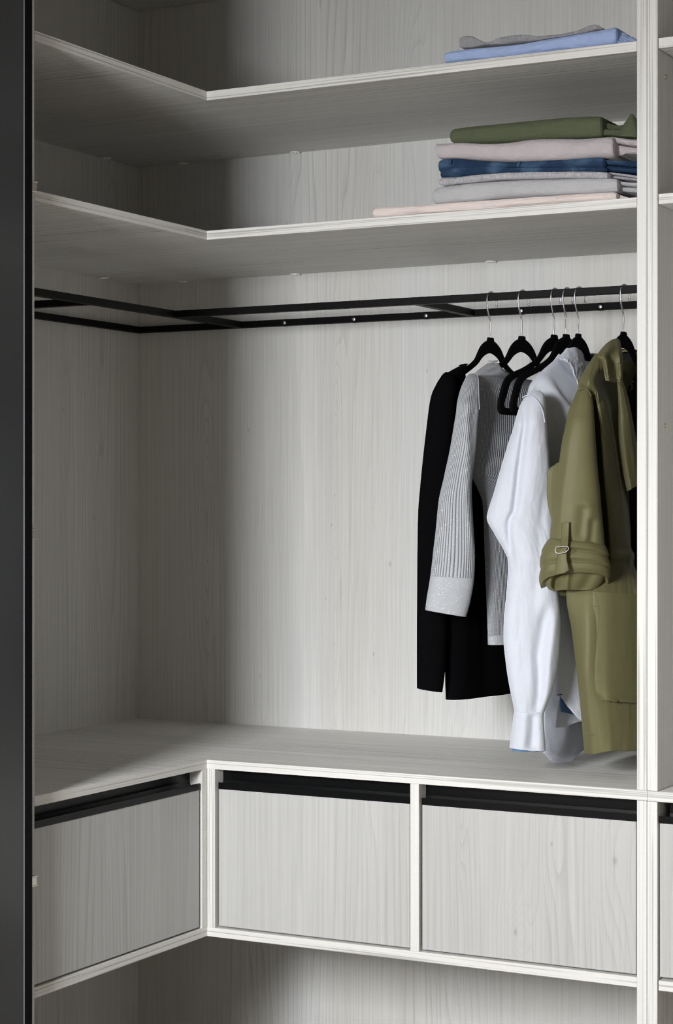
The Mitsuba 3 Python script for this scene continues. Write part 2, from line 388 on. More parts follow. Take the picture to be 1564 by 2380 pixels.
bar('cross_bar', .0150, XF0, -.600, -.583, RZ0, RZ1)
for x in (.402, .578, .754, .976, 1.153):
    c = lathe([[.0062, 0], [.0075, .0005], [.0080, 0], [.0080, -.0002], [.0062, -.0002]], 24)
    obj('screw_hole', facing(c, 'y', (x, -.0150, .4187)), 'mat_black', rf, smooth=40)
    obj('screw', facing(screw_mesh(), 'y', (x + .001, -.0150, .4187)), 'mat_chrome', rf, smooth=35, label='bright screw head')

# ------------------------------------------------------------------ hangers
YH = -.283
def mirror(pts): return pts + [(-a, b) for a, b in pts[::-1]]
OUT = [(.000, .340), (-.0105, .3395), (-.0118, .333), (-.022, .3315), (-.038, .3255), (-.051, .318), (-.064, .306), (-.074, .2965), (-.090, .2875), (-.116, .278), (-.149, .268), (-.190, .2585), (-.215, .251), (-.230, .2425), (-.241, .231), (-.253, .211), (-.2605, .192), (-.259, .184), (-.252, .1785), (-.240, .1765)]
INN = [(.000, .3085), (-.013, .3075), (-.026, .3045), (-.042, .2985), (-.063, .286), (-.085, .2765), (-.116, .2655), (-.158, .2535), (-.191, .2445), (-.206, .237), (-.216, .227), (-.228, .208), (-.236, .194), (-.234, .1905), (-.228, .189)]
SQ = .83
OUT = [(a if abs(a) < .013 else a * SQ, b) for a, b in OUT]
INN = [(a * SQ, b) for a, b in INN]
def hanger_body():
    dense = lambda pts: [tuple(q) for q in smooth_path(pts[3:], 50)]
    o = OUT[:3] + dense(OUT); i = [tuple(q) for q in smooth_path(INN, 60)]
    poly = Polygon([(a, b) for a, b in mirror(o)], [[(a, b) for a, b in mirror(i)]]).buffer(0)
    m = plate(poly, .0058, .0014)
    m.apply_translation((0, 0, H))
    return m
def hanger_hook():
    p = smooth_path([(0, -.001, .336), (0, -.001, .352), (0, -.001, .370), (0, -.0065, .383), (0, -.0125, .395), (0, -.0148, .408), (0, -.0135, .419), (0, -.0045, .4278), (0, .0075, .4300), (0, .019, .426), (0, .0262, .416), (0, .0272, .405)], 70)
    m = tube(p, .0016, 10)
    s = trimesh.creation.icosphere(2, .0024); s.apply_translation((0, .0272, .4035))
    m = trimesh.util.concatenate([m, s]); m.vertices[:, 1] *= .9; m.apply_translation((0, 0, H))
    return m
HB, HH = ply(hanger_body(), 'mat_velvet', smooth=40), ply(hanger_hook(), 'mat_chrome', smooth=50)
HANG = [(1.0236, 'black velvet hanger at the left end of the row, inside the black sweater', -7), (1.0908, 'black velvet hanger inside the silver ribbed sweater', -10),
        (1.1588, 'empty black velvet hanger, left one of the two with bare shoulders', -7), (1.1838, 'empty black velvet hanger tucked just behind the white shirt', -7),
        (1.2088, 'black velvet hanger inside the white shirt', -11), (1.3008, 'black velvet hanger at the right end of the row, inside the olive jacket', -7)]
for x, lab, a in HANG:
    h = thing('clothes_hanger', lab, 'hanger', 'hangers on the black rail')
    m = T4().translate((x, YH, 0)).rotate([0, 0, 1], a)
    worn = T4().scale((1, 1, 1)) if 'empty' in lab else T4().scale((1, .84 if 'olive' in lab else .72 if 'white' in lab else .92, 1))
    scene[h + '__body'] = {**HB, 'to_world': m @ worn}
    scene[h + '__hook'] = {**HH, 'to_world': m}
    labels[h + '__hook'] = {'label': 'chrome wire hook'}

# ------------------------------------------------------------------ cloth: helpers
from scipy.interpolate import PchipInterpolator, CubicSpline
import meshkit
CAMXY = np.array([EYE[0], EYE[1]])

def wrinkle(u, v, seed, octaves=3):
    return meshkit.fbm(np.stack([u, v, np.full_like(u, seed * 7.3)], -1), octaves, seed) - .5

def grid_faces(m, n, off=0, flip=False):
    i, j = np.meshgrid(np.arange(m - 1), np.arange(n - 1), indexing='ij')
    a = (i * n + j).ravel() + off; b = a + 1; c = a + n + 1; d = a + n
    f = np.vstack([np.column_stack([a, b, c]), np.column_stack([a, c, d])])
    return f[:, ::-1] if flip else f

def grid_normals(P, wrap=False):
    du = np.gradient(P, axis=0); dv = np.gradient(P, axis=1)
    if wrap:
        dv[:, 0] = dv[:, -1] = P[:, 1] - P[:, -2]
    n = np.cross(du, dv)
    return n / np.maximum(np.linalg.norm(n, axis=2, keepdims=True), 1e-12)

def shell(P, th, uv=None, wrap=False, cap=False):
    """A sheet of points P (m, n, 3) given the thickness th; closed along its borders. wrap: the last column repeats the first."""
    m, n = P.shape[:2]
    N = grid_normals(P, wrap)
    Q = P - N * th
    v = np.vstack([P.reshape(-1, 3), Q.reshape(-1, 3)])
    f = [grid_faces(m, n), grid_faces(m, n, m * n, True)]
    def strip(a, b, rev):
        q = np.vstack([np.column_stack([a[:-1], b[:-1], b[1:]]), np.column_stack([a[:-1], b[1:], a[1:]])])
        f.append(q[:, ::-1] if rev else q)
    o = m * n
    row = lambda r: np.arange(n) + r * n
    col = lambda c: np.arange(m) * n + c
    strip(row(m - 1), row(m - 1) + o, True)
    if cap:
        ce = len(v); v = np.vstack([v, P[0].mean(0, keepdims=True)])
        r0 = row(0)
        f.append(np.column_stack([r0[1:], r0[:-1], np.full(n - 1, ce)]))
    else:
        strip(row(0), row(0) + o, False)
    if not wrap:
        strip(col(0), col(0) + o, True); strip(col(n - 1), col(n - 1) + o, False)
    mesh = trimesh.Trimesh(v, np.vstack(f), process=False)
    if mesh.volume < 0: mesh.invert()
    if uv is not None:
        w = uv.reshape(-1, 2)
        uv = np.vstack([w, w] + ([w[:1]] if cap else []))
    return mesh, uv

def loft(rows, n=110, m=150, p=2.3, folds=(), wr=None, wall=.0022, cap=True, ribs=60, rings=None, bz=0.0):
    """A hanging tube of cloth. rows: (cx, cy, cz, ax, ay, az, B): centre, half-width vector, half-thickness (towards the room).
    folds: ([(z, s), ...], depth, width): ridges (or valleys) down the front, s from -1 to 1 across it."""
    rows = np.asarray(rows, float)
    t = np.r_[0, np.cumsum(np.linalg.norm(np.diff(rows[:, :3], axis=0), axis=1))]
    tt = np.linspace(0, t[-1], m)
    R = PchipInterpolator(t, rows)(tt)
    c, a, B = R[:, :3], R[:, 3:6], R[:, 6]
    A = np.linalg.norm(a, axis=1)
    b = np.column_stack([a[:, 1], -a[:, 0], np.zeros(m)])
    b /= np.linalg.norm(b, axis=1, keepdims=True)
    bzz = np.interp(np.linspace(0, 1, m), np.linspace(0, 1, np.size(bz)), np.ravel(bz)) if np.size(bz) > 1 else np.full(m, float(bz))
    b = b + np.column_stack([np.zeros(m), np.zeros(m), bzz])
    th = np.linspace(0, 2 * np.pi, n + 1)
    cs, sn = np.cos(th), np.sin(th)
    ct = np.sign(cs) * np.abs(cs) ** (2 / p); st = np.sign(sn) * np.abs(sn) ** (2 / p)
    D = np.broadcast_to(st[None] * B[:, None], (m, n + 1)).copy()
    front = np.clip(sn, 0, 1) ** .6
    for path, amp, wid in folds:
        q = np.asarray(path, float); q = q[np.argsort(q[:, 0])]
        s0 = np.interp(c[:, 2], q[:, 0], q[:, 1])
        L = q[-1, 0] - q[0, 0]
        env = np.clip((c[:, 2] - q[0, 0] + .12 * L) / (.25 * L), 0, 1) * np.clip((q[-1, 0] - c[:, 2] + .12 * L) / (.25 * L), 0, 1)
        env = env * env * (3 - 2 * env)
        D += amp * env[:, None] * np.exp(-((ct[None] - s0[:, None]) * A[:, None] / wid) ** 2) * front
    if wr:
        for amp, fs, ft, seed in wr:
            U = ct[None] * A[:, None] * fs + np.sign(sn)[None] * 5; V = np.broadcast_to(tt[:, None] * ft, U.shape)
            D += amp * 2 * wrinkle(U, V, seed) * np.clip(np.abs(sn), 0, 1)[None] ** .5 * np.where(sn >= 0, 1, -1)
    if rings is not None:
        D *= np.interp(tt / tt[-1], rings[0], rings[1])[:, None]
        ct = ct[None] * np.interp(tt / tt[-1], rings[0], 1 + (np.asarray(rings[1]) - 1) * .4)[:, None]
    else:
        ct = np.broadcast_to(ct[None], D.shape)
    P = c[:, None] + ct[..., None] * a[:, None] + D[..., None] * b[:, None]
    uv = np.stack([np.broadcast_to(th[None] / (2 * np.pi) * ribs, D.shape), np.broadcast_to(tt[:, None], D.shape)], -1)
    return shell(P[:, ::-1], wall, uv[:, ::-1], True, cap)

def sheet(ctrl, m=60, n=60, th=.002, wr=None, uvs=1.0, kind='pchip'):
    """A piece of cloth through a grid of points."""
    C = np.asarray(ctrl, float)
    I = PchipInterpolator if kind == 'pchip' else CubicSpline
    r = np.linspace(0, 1, C.shape[0]); k = np.linspace(0, 1, C.shape[1])
    P = I(r, C, axis=0)(np.linspace(0, 1, m))
    P = I(k, P, axis=1)(np.linspace(0, 1, n))
    if wr:
        N = grid_normals(P)
        for amp, fs, ft, seed in wr:
            U, V = np.meshgrid(np.linspace(0, 1, m), np.linspace(0, 1, n), indexing='ij')
            P = P + N * (amp * 2 * wrinkle(V * fs, U * ft, seed))[..., None]
    U, V = np.meshgrid(np.linspace(0, 1, m), np.linspace(0, 1, n), indexing='ij')
    return shell(P, th, np.stack([V * uvs, U], -1))

def cloth(name, built, mat, parent=None, label=None):
    mesh, uv = built
    return obj(name, mesh, mat, parent, smooth=True, uv=uv, label=label)

def stitches(paths, host, lift=.0006, dash=.0028, gap=.0022, r=.00045):
    """Rows of small stitches laid on the surface of the host mesh."""
    from scipy.spatial import cKDTree
    V = host.vertices[:len(host.vertices) // 2]
    kd = cKDTree(V); out = []
    for pth in paths:
        p = smooth_path(pth, 200) if len(pth) > 2 else np.linspace(pth[0], pth[1], 200)
        s = np.r_[0, np.cumsum(np.linalg.norm(np.diff(p, axis=0), axis=1))]
        k = 0.0
        while k + dash < s[-1]:
            e = np.array([[np.interp(x, s, p[:, i]) for i in range(3)] for x in (k, k + dash)])
            d, ix = kd.query(e, k=3)
            e = e + 0
            for j in (0, 1):
                to = np.append(CAMXY, H) - V[ix[j, 0]]; to /= np.linalg.norm(to)
                off = (V[ix[j]].mean(0) - e[j]) @ to
                e[j] = e[j] + to * (off + lift)
            ax = e[1] - e[0]
            c = trimesh.creation.box((r * 2, r * 2, np.linalg.norm(ax)))
            c.apply_transform(trimesh.geometry.align_vectors([0, 0, 1], ax))
            c.apply_translation(e.mean(0)); out.append(c)
            k += dash + gap
    return trimesh.util.concatenate(out)

def seam(paths, hosts, r=.0013):
    """A raised seam that follows the cloth of the host meshes."""
    from scipy.spatial import cKDTree
    V = np.vstack([h.vertices for h in hosts]); eye = np.append(CAMXY, H); out = []
    for pth in paths:
        p = smooth_path(pth, 40)
        for i in range(len(p)):
            d = p[i] - eye; d /= np.linalg.norm(d)
            w = V - eye; t = w @ d
            near = np.where(np.linalg.norm(w - t[:, None] * d, axis=1) < .004)[0]
            if len(near): p[i] = eye + d * (t[near].min() - .0002)
        for _ in range(6): p[1:-1] = (p[:-2] + 2 * p[1:-1] + p[2:]) / 4
        out.append(tube(p, r, 8))
    return trimesh.util.concatenate(out)

# ------------------------------------------------------------------ cloth: materials
def fabric(name, col, rough=.9, weave=0.10, streak=0.0, spec=.15, sheen=.3, freq=1800, mott=.10):
    def fn(p, n, uv):
        t = 1 + weave * (noise(p.x * freq, p.y * freq, p.z * freq) - .5) + mott * (fbm(p.x * 40, p.y * 40, p.z * 40, 2) - .5)
        if streak:
            q = noise((p.x + p.y) * 700, p.z * 260, 3.0) - .5
            t += streak * q
        return mi.Color3f(*col) * t
    return bsdf(name, principled(proc(fn), rough, specular=spec, sheen=sheen))
fabric('mat_white_cotton', (.515, .540, .605), mott=.04, weave=.06)
fabric('mat_blue_chambray', (.10, .20, .38), weave=.3)
fabric('mat_olive', (.116, .109, .050), .62, .08, 0, .35, .2, mott=.06)
fabric('mat_olive_dark', (.105, .100, .042), .7)
bsdf('mat_lining', principled((.006, .006, .006), .8, specular=.2))
fabric('mat_black_knit', (.0025, .0025, .003), .98, .2, 0, .02, .0)
fabric('mat_folded_blue', (.29, .37, .58), mott=.08)
fabric('mat_heather', (.235, .235, .250), streak=.30, weave=.3)
fabric('mat_heather_light', (.330, .325, .345), streak=.45, weave=.2)
fabric('mat_folded_olive', (.075, .087, .053), weave=.25, streak=.12)
fabric('mat_mauve', (.395, .360, .375), weave=.10)
fabric('mat_light_grey', (.380, .380, .395), weave=.10)
fabric('mat_pink', (.62, .545, .52), weave=.14)
def denim_fn(p, n, uv):
    t = .75 + .7 * fbm((p.x + p.y) * 900, p.z * 900, 1.0, 2)
    fade = smoothstep(.45, .75, fbm((p.x) * 26, p.z * 40, p.y * 26, 3))
    return mix((.011, .026, .058), (.040, .078, .135), fade) * t
bsdf('mat_denim', principled(proc(denim_fn), .85, specular=.15, sheen=.3))
bsdf('mat_thread', principled((.085, .075, .030), .8))
bsdf('mat_thread_pale', principled((.45, .47, .50), .8))
def knit_tone(uv):
    fr = uv.x - dr.floor(uv.x)
    return dr.abs(fr * 2 - 1)                      # 1 in the groove, 0 on the rib
def silver_fn(p, n, uv):
    g = knit_tone(uv)
    t = 1.12 - .78 * smoothstep(.45, 1.0, g) + .10 * (noise(p.x * 1500, p.y * 1500, p.z * 1500) - .5)
    base = mi.Color3f(.335, .350, .375) * t
    c = cell_rand(uv.x * 3.0, dr.floor(uv.y * 900), 4)
    sp = dr.select(cell_rand(dr.floor(p.x * 1000) + dr.floor(p.y * 1000) * 3, dr.floor(p.z * 1000), 2) > .985, 1.0, 0.0)
    return base + mi.Color3f(.5, .5, .47) * sp * smoothstep(1.0, .4, g)
def silver_plain_fn(p, n, uv):
    sp = dr.select(cell_rand(dr.floor(p.x * 1000) + dr.floor(p.y * 1000) * 3, dr.floor(p.z * 1000), 2) > .982, 1.0, 0.0)
    return mi.Color3f(.36, .375, .40) * (1 + .2 * (noise(p.x * 1500, p.y * 1500, p.z * 1500) - .5)) + mi.Color3f(.45, .45, .42) * sp
def rib_height(p, n, uv):
    g = knit_tone(uv)
    return 1 - g * g
bsdf('mat_silver_knit', {'type': 'bumpmap', 'tex': proc(rib_height, eps=.0004), 'scale': .0011, 'bsdf': principled(proc(silver_fn), .7, specular=.3, sheen=.3)})
bsdf('mat_silver_cuff', principled(proc(silver_plain_fn), .7, specular=.3, sheen=.3))
bsdf('mat_steel', {'type': 'roughconductor', 'material': 'Cr', 'alpha': .15, 'distribution': 'ggx'})
bsdf('mat_button', principled((.75, .68, .50), .25))

# ------------------------------------------------------------------ cloth: measured sections and outlines, in metres
BLACK_BODY = ([[1.0278,-0.2491,1.5538,0.0245,0.1997,0.0,0.016],[1.0279,-0.2479,1.5397,0.025,0.204,0.0,0.024],[1.0278,-0.2491,1.5107,0.0257,0.2089,0.0,0.03],[1.0278,-0.2491,1.4614,0.0257,0.2089,0.0,0.032],[1.0281,-0.2461,1.363,0.0253,0.2058,0.0,0.032],[1.0283,-0.2445,1.2151,0.0251,0.2043,0.0,0.031],[1.0286,-0.2422,1.0504,0.0248,0.202,0.0,0.032],[1.029,-0.2391,0.9346,0.0244,0.1989,0.0,0.033]],[([(1.2151,-0.808),(0.9346,-0.904)],0.006,0.02),([(1.2562,-0.494),(0.9346,-0.51)],-0.006,0.018)])
BLACK_NEAR = ([[1.0116,-0.3806,1.5807,-0.0011,-0.0086,0.0,0.0065],[1.0104,-0.3909,1.5753,0.0002,0.0017,0.0,0.01],[1.0084,-0.4066,1.5651,0.0021,0.0174,0.0,0.014],[1.007,-0.4182,1.5539,0.0036,0.0291,0.0,0.017],[1.0067,-0.4205,1.5397,0.0039,0.0314,0.0,0.022]],[])
BLACK_SLEEVE = ([[1.0112,-0.462,1.5602,0.0029,0.0015,0.0,0.006],[1.0126,-0.4631,1.556,0.0079,0.0042,0.0,0.014],[1.0143,-0.465,1.5484,0.013,0.0069,0.0,0.02],[1.0136,-0.4682,1.536,0.0177,0.0094,0.0,0.024],[1.0113,-0.4729,1.5179,0.0213,0.0113,0.0,0.026],[1.0086,-0.475,1.4933,0.0227,0.0121,0.0,0.027],[1.0055,-0.475,1.4607,0.0238,0.0127,0.0,0.027],[1.0005,-0.475,1.4118,0.0249,0.0133,0.0,0.027],[0.9938,-0.475,1.3382,0.026,0.0139,0.0,0.026],[0.9906,-0.475,1.2973,0.0264,0.0141,0.0,0.026],[0.9884,-0.475,1.2154,0.026,0.0139,0.0,0.025],[0.9861,-0.475,1.0926,0.0249,0.0133,0.0,0.024],[0.9847,-0.475,1.0024,0.0239,0.0127,0.0,0.024],[0.9816,-0.475,0.9556,0.0213,0.0114,-0.0037,0.024]],[])
SILVER_BODY = ([[1.0973,-0.2464,1.5483,0.0344,0.1951,0.0,0.012],[1.0976,-0.2446,1.5385,0.0347,0.1969,0.0,0.02],[1.0979,-0.2427,1.5141,0.0346,0.196,0.0,0.027],[1.0979,-0.2427,1.4773,0.0346,0.196,0.0,0.029],[1.0969,-0.2486,1.4117,0.0348,0.1973,0.0,0.03],[1.0962,-0.2521,1.3691,0.0354,0.2008,0.0,0.03],[1.0971,-0.2471,1.3545,0.0345,0.1958,0.0,0.03],[1.0984,-0.2399,1.3383,0.0333,0.1886,0.0,0.03],[1.0998,-0.232,1.3137,0.0319,0.1807,0.0,0.03],[1.1004,-0.2283,1.2231,0.0312,0.177,0.0,0.03],[1.1011,-0.2247,1.1323,0.0306,0.1734,0.0,0.03],[1.1015,-0.2225,1.0561,0.0302,0.1712,0.0,0.03]],[])
SILVER_HEM = ([[1.1015,-0.2225,1.0578,0.0302,0.1712,0.0,0.0305],[1.1015,-0.2221,1.0495,0.0301,0.1708,0.0,0.031],[1.1016,-0.2217,1.0387,0.0301,0.1705,0.0,0.0308]],[])
SILVER_NEAR = ([[1.0731,-0.3836,1.5839,-0.0008,-0.0047,0.0,0.01],[1.0728,-0.3851,1.58,0.0007,0.0041,0.0,0.013],[1.0722,-0.3885,1.5722,0.0037,0.0212,0.0,0.017],[1.0727,-0.3857,1.5646,0.0073,0.0414,0.0,0.019],[1.0749,-0.3732,1.5575,0.0115,0.0655,0.0,0.02],[1.0835,-0.3243,1.5508,0.0207,0.1173,0.0,0.021],[1.0924,-0.2739,1.5426,0.0296,0.1676,0.0,0.021],[1.0973,-0.2464,1.5328,0.0344,0.1951,0.0,0.022]],[])
SILVER_SLEEVE = ([[1.0676,-0.468,1.5555,0.0043,0.0023,0.0,0.008],[1.0679,-0.4708,1.5505,0.0093,0.005,0.0,0.016],[1.069,-0.4751,1.5429,0.0122,0.0065,0.0,0.022],[1.0695,-0.4822,1.5303,0.015,0.008,0.0,0.026],[1.0713,-0.4931,1.5111,0.0174,0.0093,0.0,0.029],[1.0744,-0.505,1.4903,0.0185,0.0098,0.0,0.031],[1.0705,-0.505,1.4583,0.0195,0.0104,0.0,0.031],[1.0643,-0.505,1.4101,0.0217,0.0116,0.0,0.03],[1.055,-0.505,1.3618,0.0235,0.0125,0.0,0.028],[1.0488,-0.505,1.3135,0.0278,0.0148,0.0,0.027],[1.0475,-0.505,1.257,0.0317,0.0169,0.0,0.027],[1.0462,-0.505,1.2166,0.0349,0.0186,0.0,0.027],[1.0426,-0.505,1.1714,0.0363,0.0194,-0.0024,0.026]],[([(1.5153,-0.222),(1.4583,0.018),(1.3779,0.606),(1.2974,0.799),(1.2166,0.878)],0.008,0.01),([(1.4903,0.423),(1.3779,0.917)],-0.006,0.01)])
SILVER_CUFF = ([[1.0426,-0.505,1.173,0.0363,0.0194,-0.0024,0.0265],[1.0418,-0.505,1.1665,0.0363,0.0194,-0.0032,0.027],[1.036,-0.505,1.1357,0.036,0.0192,-0.0048,0.026],[1.0289,-0.505,1.104,0.0339,0.0181,-0.0065,0.025]],[])
WHITE_BODY = ([[1.2053,-0.301,1.5876,0.0111,0.0573,0.0,0.007],[1.207,-0.2924,1.5767,0.0166,0.0851,0.0,0.011],[1.2087,-0.2836,1.5666,0.0219,0.1129,0.0,0.015],[1.211,-0.2719,1.5586,0.0268,0.1377,0.0,0.019],[1.2124,-0.2647,1.5506,0.0307,0.1579,0.0,0.024],[1.214,-0.2561,1.5411,0.0343,0.1766,0.0,0.029],[1.2148,-0.252,1.5293,0.0371,0.1908,0.0,0.033],[1.2152,-0.2502,1.5065,0.0385,0.1982,0.0,0.036],[1.2157,-0.2474,1.4585,0.038,0.1954,0.0,0.038],[1.2168,-0.2417,1.3781,0.0369,0.1896,0.0,0.038],[1.2188,-0.2316,1.2568,0.0349,0.1795,0.0,0.038],[1.2226,-0.2118,1.1338,0.0311,0.1598,0.0,0.038],[1.2246,-0.2015,1.0509,0.029,0.1494,0.0,0.037],[1.2248,-0.2007,0.9686,0.0289,0.1487,0.0,0.036],[1.2249,-0.2,0.9422,0.0288,0.148,0.0,0.036]],[([(1.548,-1.088),(1.4905,-0.794),(1.3942,-0.602)],-0.014,0.016),([(1.5568,-1.009),(1.4905,-0.63),(1.3781,-0.453)],0.01,0.018),([(1.5146,-1.083),(1.4183,-0.999),(1.2158,-1.023)],-0.014,0.014),([(1.1172,-1.049),(0.9439,-0.965)],0.008,0.02)])
WHITE_SLEEVE = ([[1.2028,-0.487,1.519,0.007,0.0037,0.0,0.006],[1.2036,-0.4888,1.5134,0.0126,0.0067,0.0,0.018],[1.2027,-0.4919,1.5037,0.0172,0.0091,0.0,0.027],[1.2014,-0.4971,1.4876,0.0213,0.0114,0.0,0.032],[1.2014,-0.5074,1.4555,0.0262,0.0139,0.0,0.035],[1.1974,-0.51,1.416,0.0331,0.0177,0.0,0.036],[1.1931,-0.51,1.3765,0.0401,0.0214,0.0,0.036],[1.1889,-0.51,1.3291,0.0485,0.0259,0.0,0.035],[1.1842,-0.51,1.2934,0.0545,0.0291,0.0,0.034],[1.1833,-0.51,1.2847,0.0552,0.0294,0.0,0.034],[1.1914,-0.51,1.2531,0.0485,0.0259,0.0,0.034],[1.2008,-0.51,1.2223,0.0408,0.0217,0.0,0.034],[1.2046,-0.51,1.2066,0.0383,0.0204,0.0,0.034],[1.2063,-0.51,1.1553,0.0411,0.0219,0.0,0.035],[1.2055,-0.51,1.0842,0.046,0.0245,0.0,0.036],[1.2051,-0.51,1.0605,0.0456,0.0243,0.0,0.035],[1.2055,-0.51,1.0131,0.0418,0.0223,0.0,0.034],[1.2046,-0.51,0.9657,0.0342,0.0182,0.0,0.03],[1.2017,-0.51,0.9379,0.0268,0.0143,0.0,0.026],[1.2004,-0.51,0.926,0.0237,0.0126,0.0,0.024]],[([(1.4997,-0.712),(1.4555,-0.44),(1.4081,-0.354),(1.2974,-0.255),(1.2105,-0.857)],-0.01,0.006),([(1.4876,0.082),(1.3765,0.183),(1.2184,-0.167)],0.006,0.02),([(1.337,0.721),(1.1395,0.053),(1.0131,0.0)],-0.004,0.012),([(1.1158,0.406),(1.0289,0.197),(0.9276,0.399)],-0.013,0.011),([(1.1079,0.764),(1.0131,0.6),(0.9339,0.676)],0.008,0.01),([(1.1553,-0.373),(1.0447,-0.403),(0.9276,-0.41)],-0.004,0.014)])
WHITE_CUFF = ([[1.2004,-0.51,0.9284,0.0237,0.0126,-0.0012,0.0245],[1.1991,-0.51,0.9212,0.0241,0.0128,-0.0012,0.026],[1.1982,-0.51,0.8943,0.0262,0.0139,-0.002,0.027],[1.197,-0.51,0.8594,0.0293,0.0156,-0.0028,0.027]],[([(0.926,0.249),(0.8626,0.141)],-0.009,0.01),([(0.9244,-0.209),(0.8626,-0.388)],0.003,0.014)])
WHITE_CUFF_IN = ([[1.1982,-0.51,0.8943,0.022,0.0117,-0.002,0.017],[1.197,-0.51,0.8705,0.0237,0.0126,-0.0028,0.018],[1.197,-0.51,0.8562,0.0251,0.0134,-0.0008,0.018]],[])
WHITE_COLLAR = [[[1.196,-0.3563,1.5885],[1.1945,-0.328,1.602],[1.1972,-0.3057,1.6118],[1.2022,-0.2891,1.6153],[1.2071,-0.2741,1.612],[1.2121,-0.2662,1.5999]],[[1.2096,-0.384,1.5853],[1.2151,-0.3716,1.5925],[1.2199,-0.3571,1.5974],[1.2251,-0.3391,1.5976],[1.2277,-0.3184,1.5924],[1.2296,-0.3028,1.5818]],[[1.2187,-0.3916,1.5829],[1.2263,-0.3867,1.5813],[1.2314,-0.3776,1.5785],[1.2354,-0.3612,1.5762],[1.2372,-0.3387,1.571],[1.2378,-0.3174,1.5625]],[[1.2229,-0.3893,1.5812],[1.2309,-0.3897,1.5769],[1.2358,-0.3823,1.5666],[1.2376,-0.3758,1.554],[1.2385,-0.3603,1.5435],[1.2387,-0.3426,1.5363]]]
WHITE_STAND = [[[1.1946,-0.3551,1.5878],[1.1937,-0.3102,1.6042],[1.1967,-0.2772,1.6122],[1.2019,-0.2513,1.6063]],[[1.1934,-0.3653,1.5692],[1.1888,-0.3091,1.5778],[1.1926,-0.2619,1.5757],[1.201,-0.2257,1.5676]]]
WHITE_FARCOLLAR = [[[1.1916,-0.215,1.6016],[1.1949,-0.2,1.6059],[1.2018,-0.185,1.6067],[1.2089,-0.17,1.6007]],[[1.1952,-0.215,1.5837],[1.1985,-0.2,1.5811],[1.2054,-0.185,1.5819],[1.2107,-0.17,1.5775]],[[1.1988,-0.215,1.5582],[1.2039,-0.2,1.5538],[1.209,-0.185,1.5545],[1.2125,-0.17,1.5493]]]
WHITE_FARBAND = [[[1.1886,-0.212,1.6045],[1.1937,-0.197,1.6087],[1.2007,-0.182,1.6095],[1.2086,-0.167,1.6034]],[[1.1895,-0.212,1.6011],[1.1937,-0.197,1.6053],[1.2007,-0.182,1.6061],[1.2086,-0.167,1.6]]]
WHITE_BUTTON = [1.2429,-0.3738,1.5385]
WHITE_FRONTTAIL = [[[1.2186,-0.4413,1.1483],[1.2322,-0.4195,1.1477],[1.2417,-0.3997,1.1472],[1.2511,-0.3796,1.1466],[1.26,-0.3484,1.1457]],[[1.2209,-0.43,1.0884],[1.2334,-0.4181,1.0882],[1.2426,-0.3999,1.0875],[1.2531,-0.3802,1.0868],[1.2619,-0.349,1.0854]],[[1.2227,-0.4237,1.0238],[1.2336,-0.4164,1.0237],[1.2434,-0.4019,1.0231],[1.2538,-0.3821,1.0221],[1.2627,-0.351,1.0204]],[[1.2249,-0.4226,0.961],[1.2331,-0.4128,0.9574],[1.2426,-0.3999,0.9519],[1.2529,-0.3819,0.9476],[1.2615,-0.3524,0.9439]],[[1.2268,-0.4231,0.9539],[1.2362,-0.412,0.9381],[1.2455,-0.4008,0.9295],[1.2556,-0.3844,0.9221],[1.2634,-0.353,0.9164]],[[1.227,-0.4215,0.9514],[1.2375,-0.4089,0.9282],[1.2477,-0.3996,0.9134],[1.2573,-0.3866,0.9013],[1.2634,-0.353,0.8919]]]
WHITE_BACKTAIL = [[[1.1543,-0.3295,0.9737],[1.1721,-0.2825,0.9625],[1.1859,-0.2676,0.9619],[1.2004,-0.2474,0.9609],[1.2171,-0.2089,0.9586]],[[1.1551,-0.3228,0.915],[1.1725,-0.2791,0.9078],[1.1863,-0.2642,0.9046],[1.2008,-0.2438,0.9034],[1.2175,-0.2053,0.9007]],[[1.1551,-0.3228,0.8718],[1.171,-0.2911,0.8628],[1.1852,-0.2729,0.8601],[1.2004,-0.2474,0.8583],[1.2175,-0.2053,0.8584]],[[1.1547,-0.3261,0.8389],[1.1693,-0.3048,0.8275],[1.1844,-0.2798,0.824],[1.1993,-0.2562,0.834],[1.216,-0.2179,0.8427]],[[1.1547,-0.3261,0.8306],[1.1685,-0.3117,0.8115],[1.184,-0.2833,0.8034],[1.1982,-0.2649,0.8215],[1.2147,-0.2286,0.8403]]]
WHITE_MIDTAIL = [[[1.202,-0.3648,0.9374],[1.2148,-0.3576,0.9373],[1.2301,-0.3474,0.9372],[1.246,-0.316,0.9352]],[[1.2007,-0.3749,0.9055],[1.214,-0.3643,0.9068],[1.2297,-0.3509,0.908],[1.2464,-0.3125,0.9069]],[[1.2003,-0.3782,0.8854],[1.214,-0.3643,0.8872],[1.2297,-0.3509,0.8941],[1.2468,-0.309,0.8984]]]
WHITE_GUSSET = [[[1.2237,-0.4154,0.9532],[1.2242,-0.4121,0.9521],[1.2246,-0.4087,0.951]],[[1.2224,-0.4099,0.9341],[1.2243,-0.3948,0.9312],[1.2263,-0.378,0.9266]],[[1.2211,-0.4044,0.919],[1.2236,-0.3843,0.9156],[1.2269,-0.3572,0.9101]]]
WHITE_TACK = [[1.2294,-0.4469,0.9544],[1.2318,-0.4271,0.9545]]
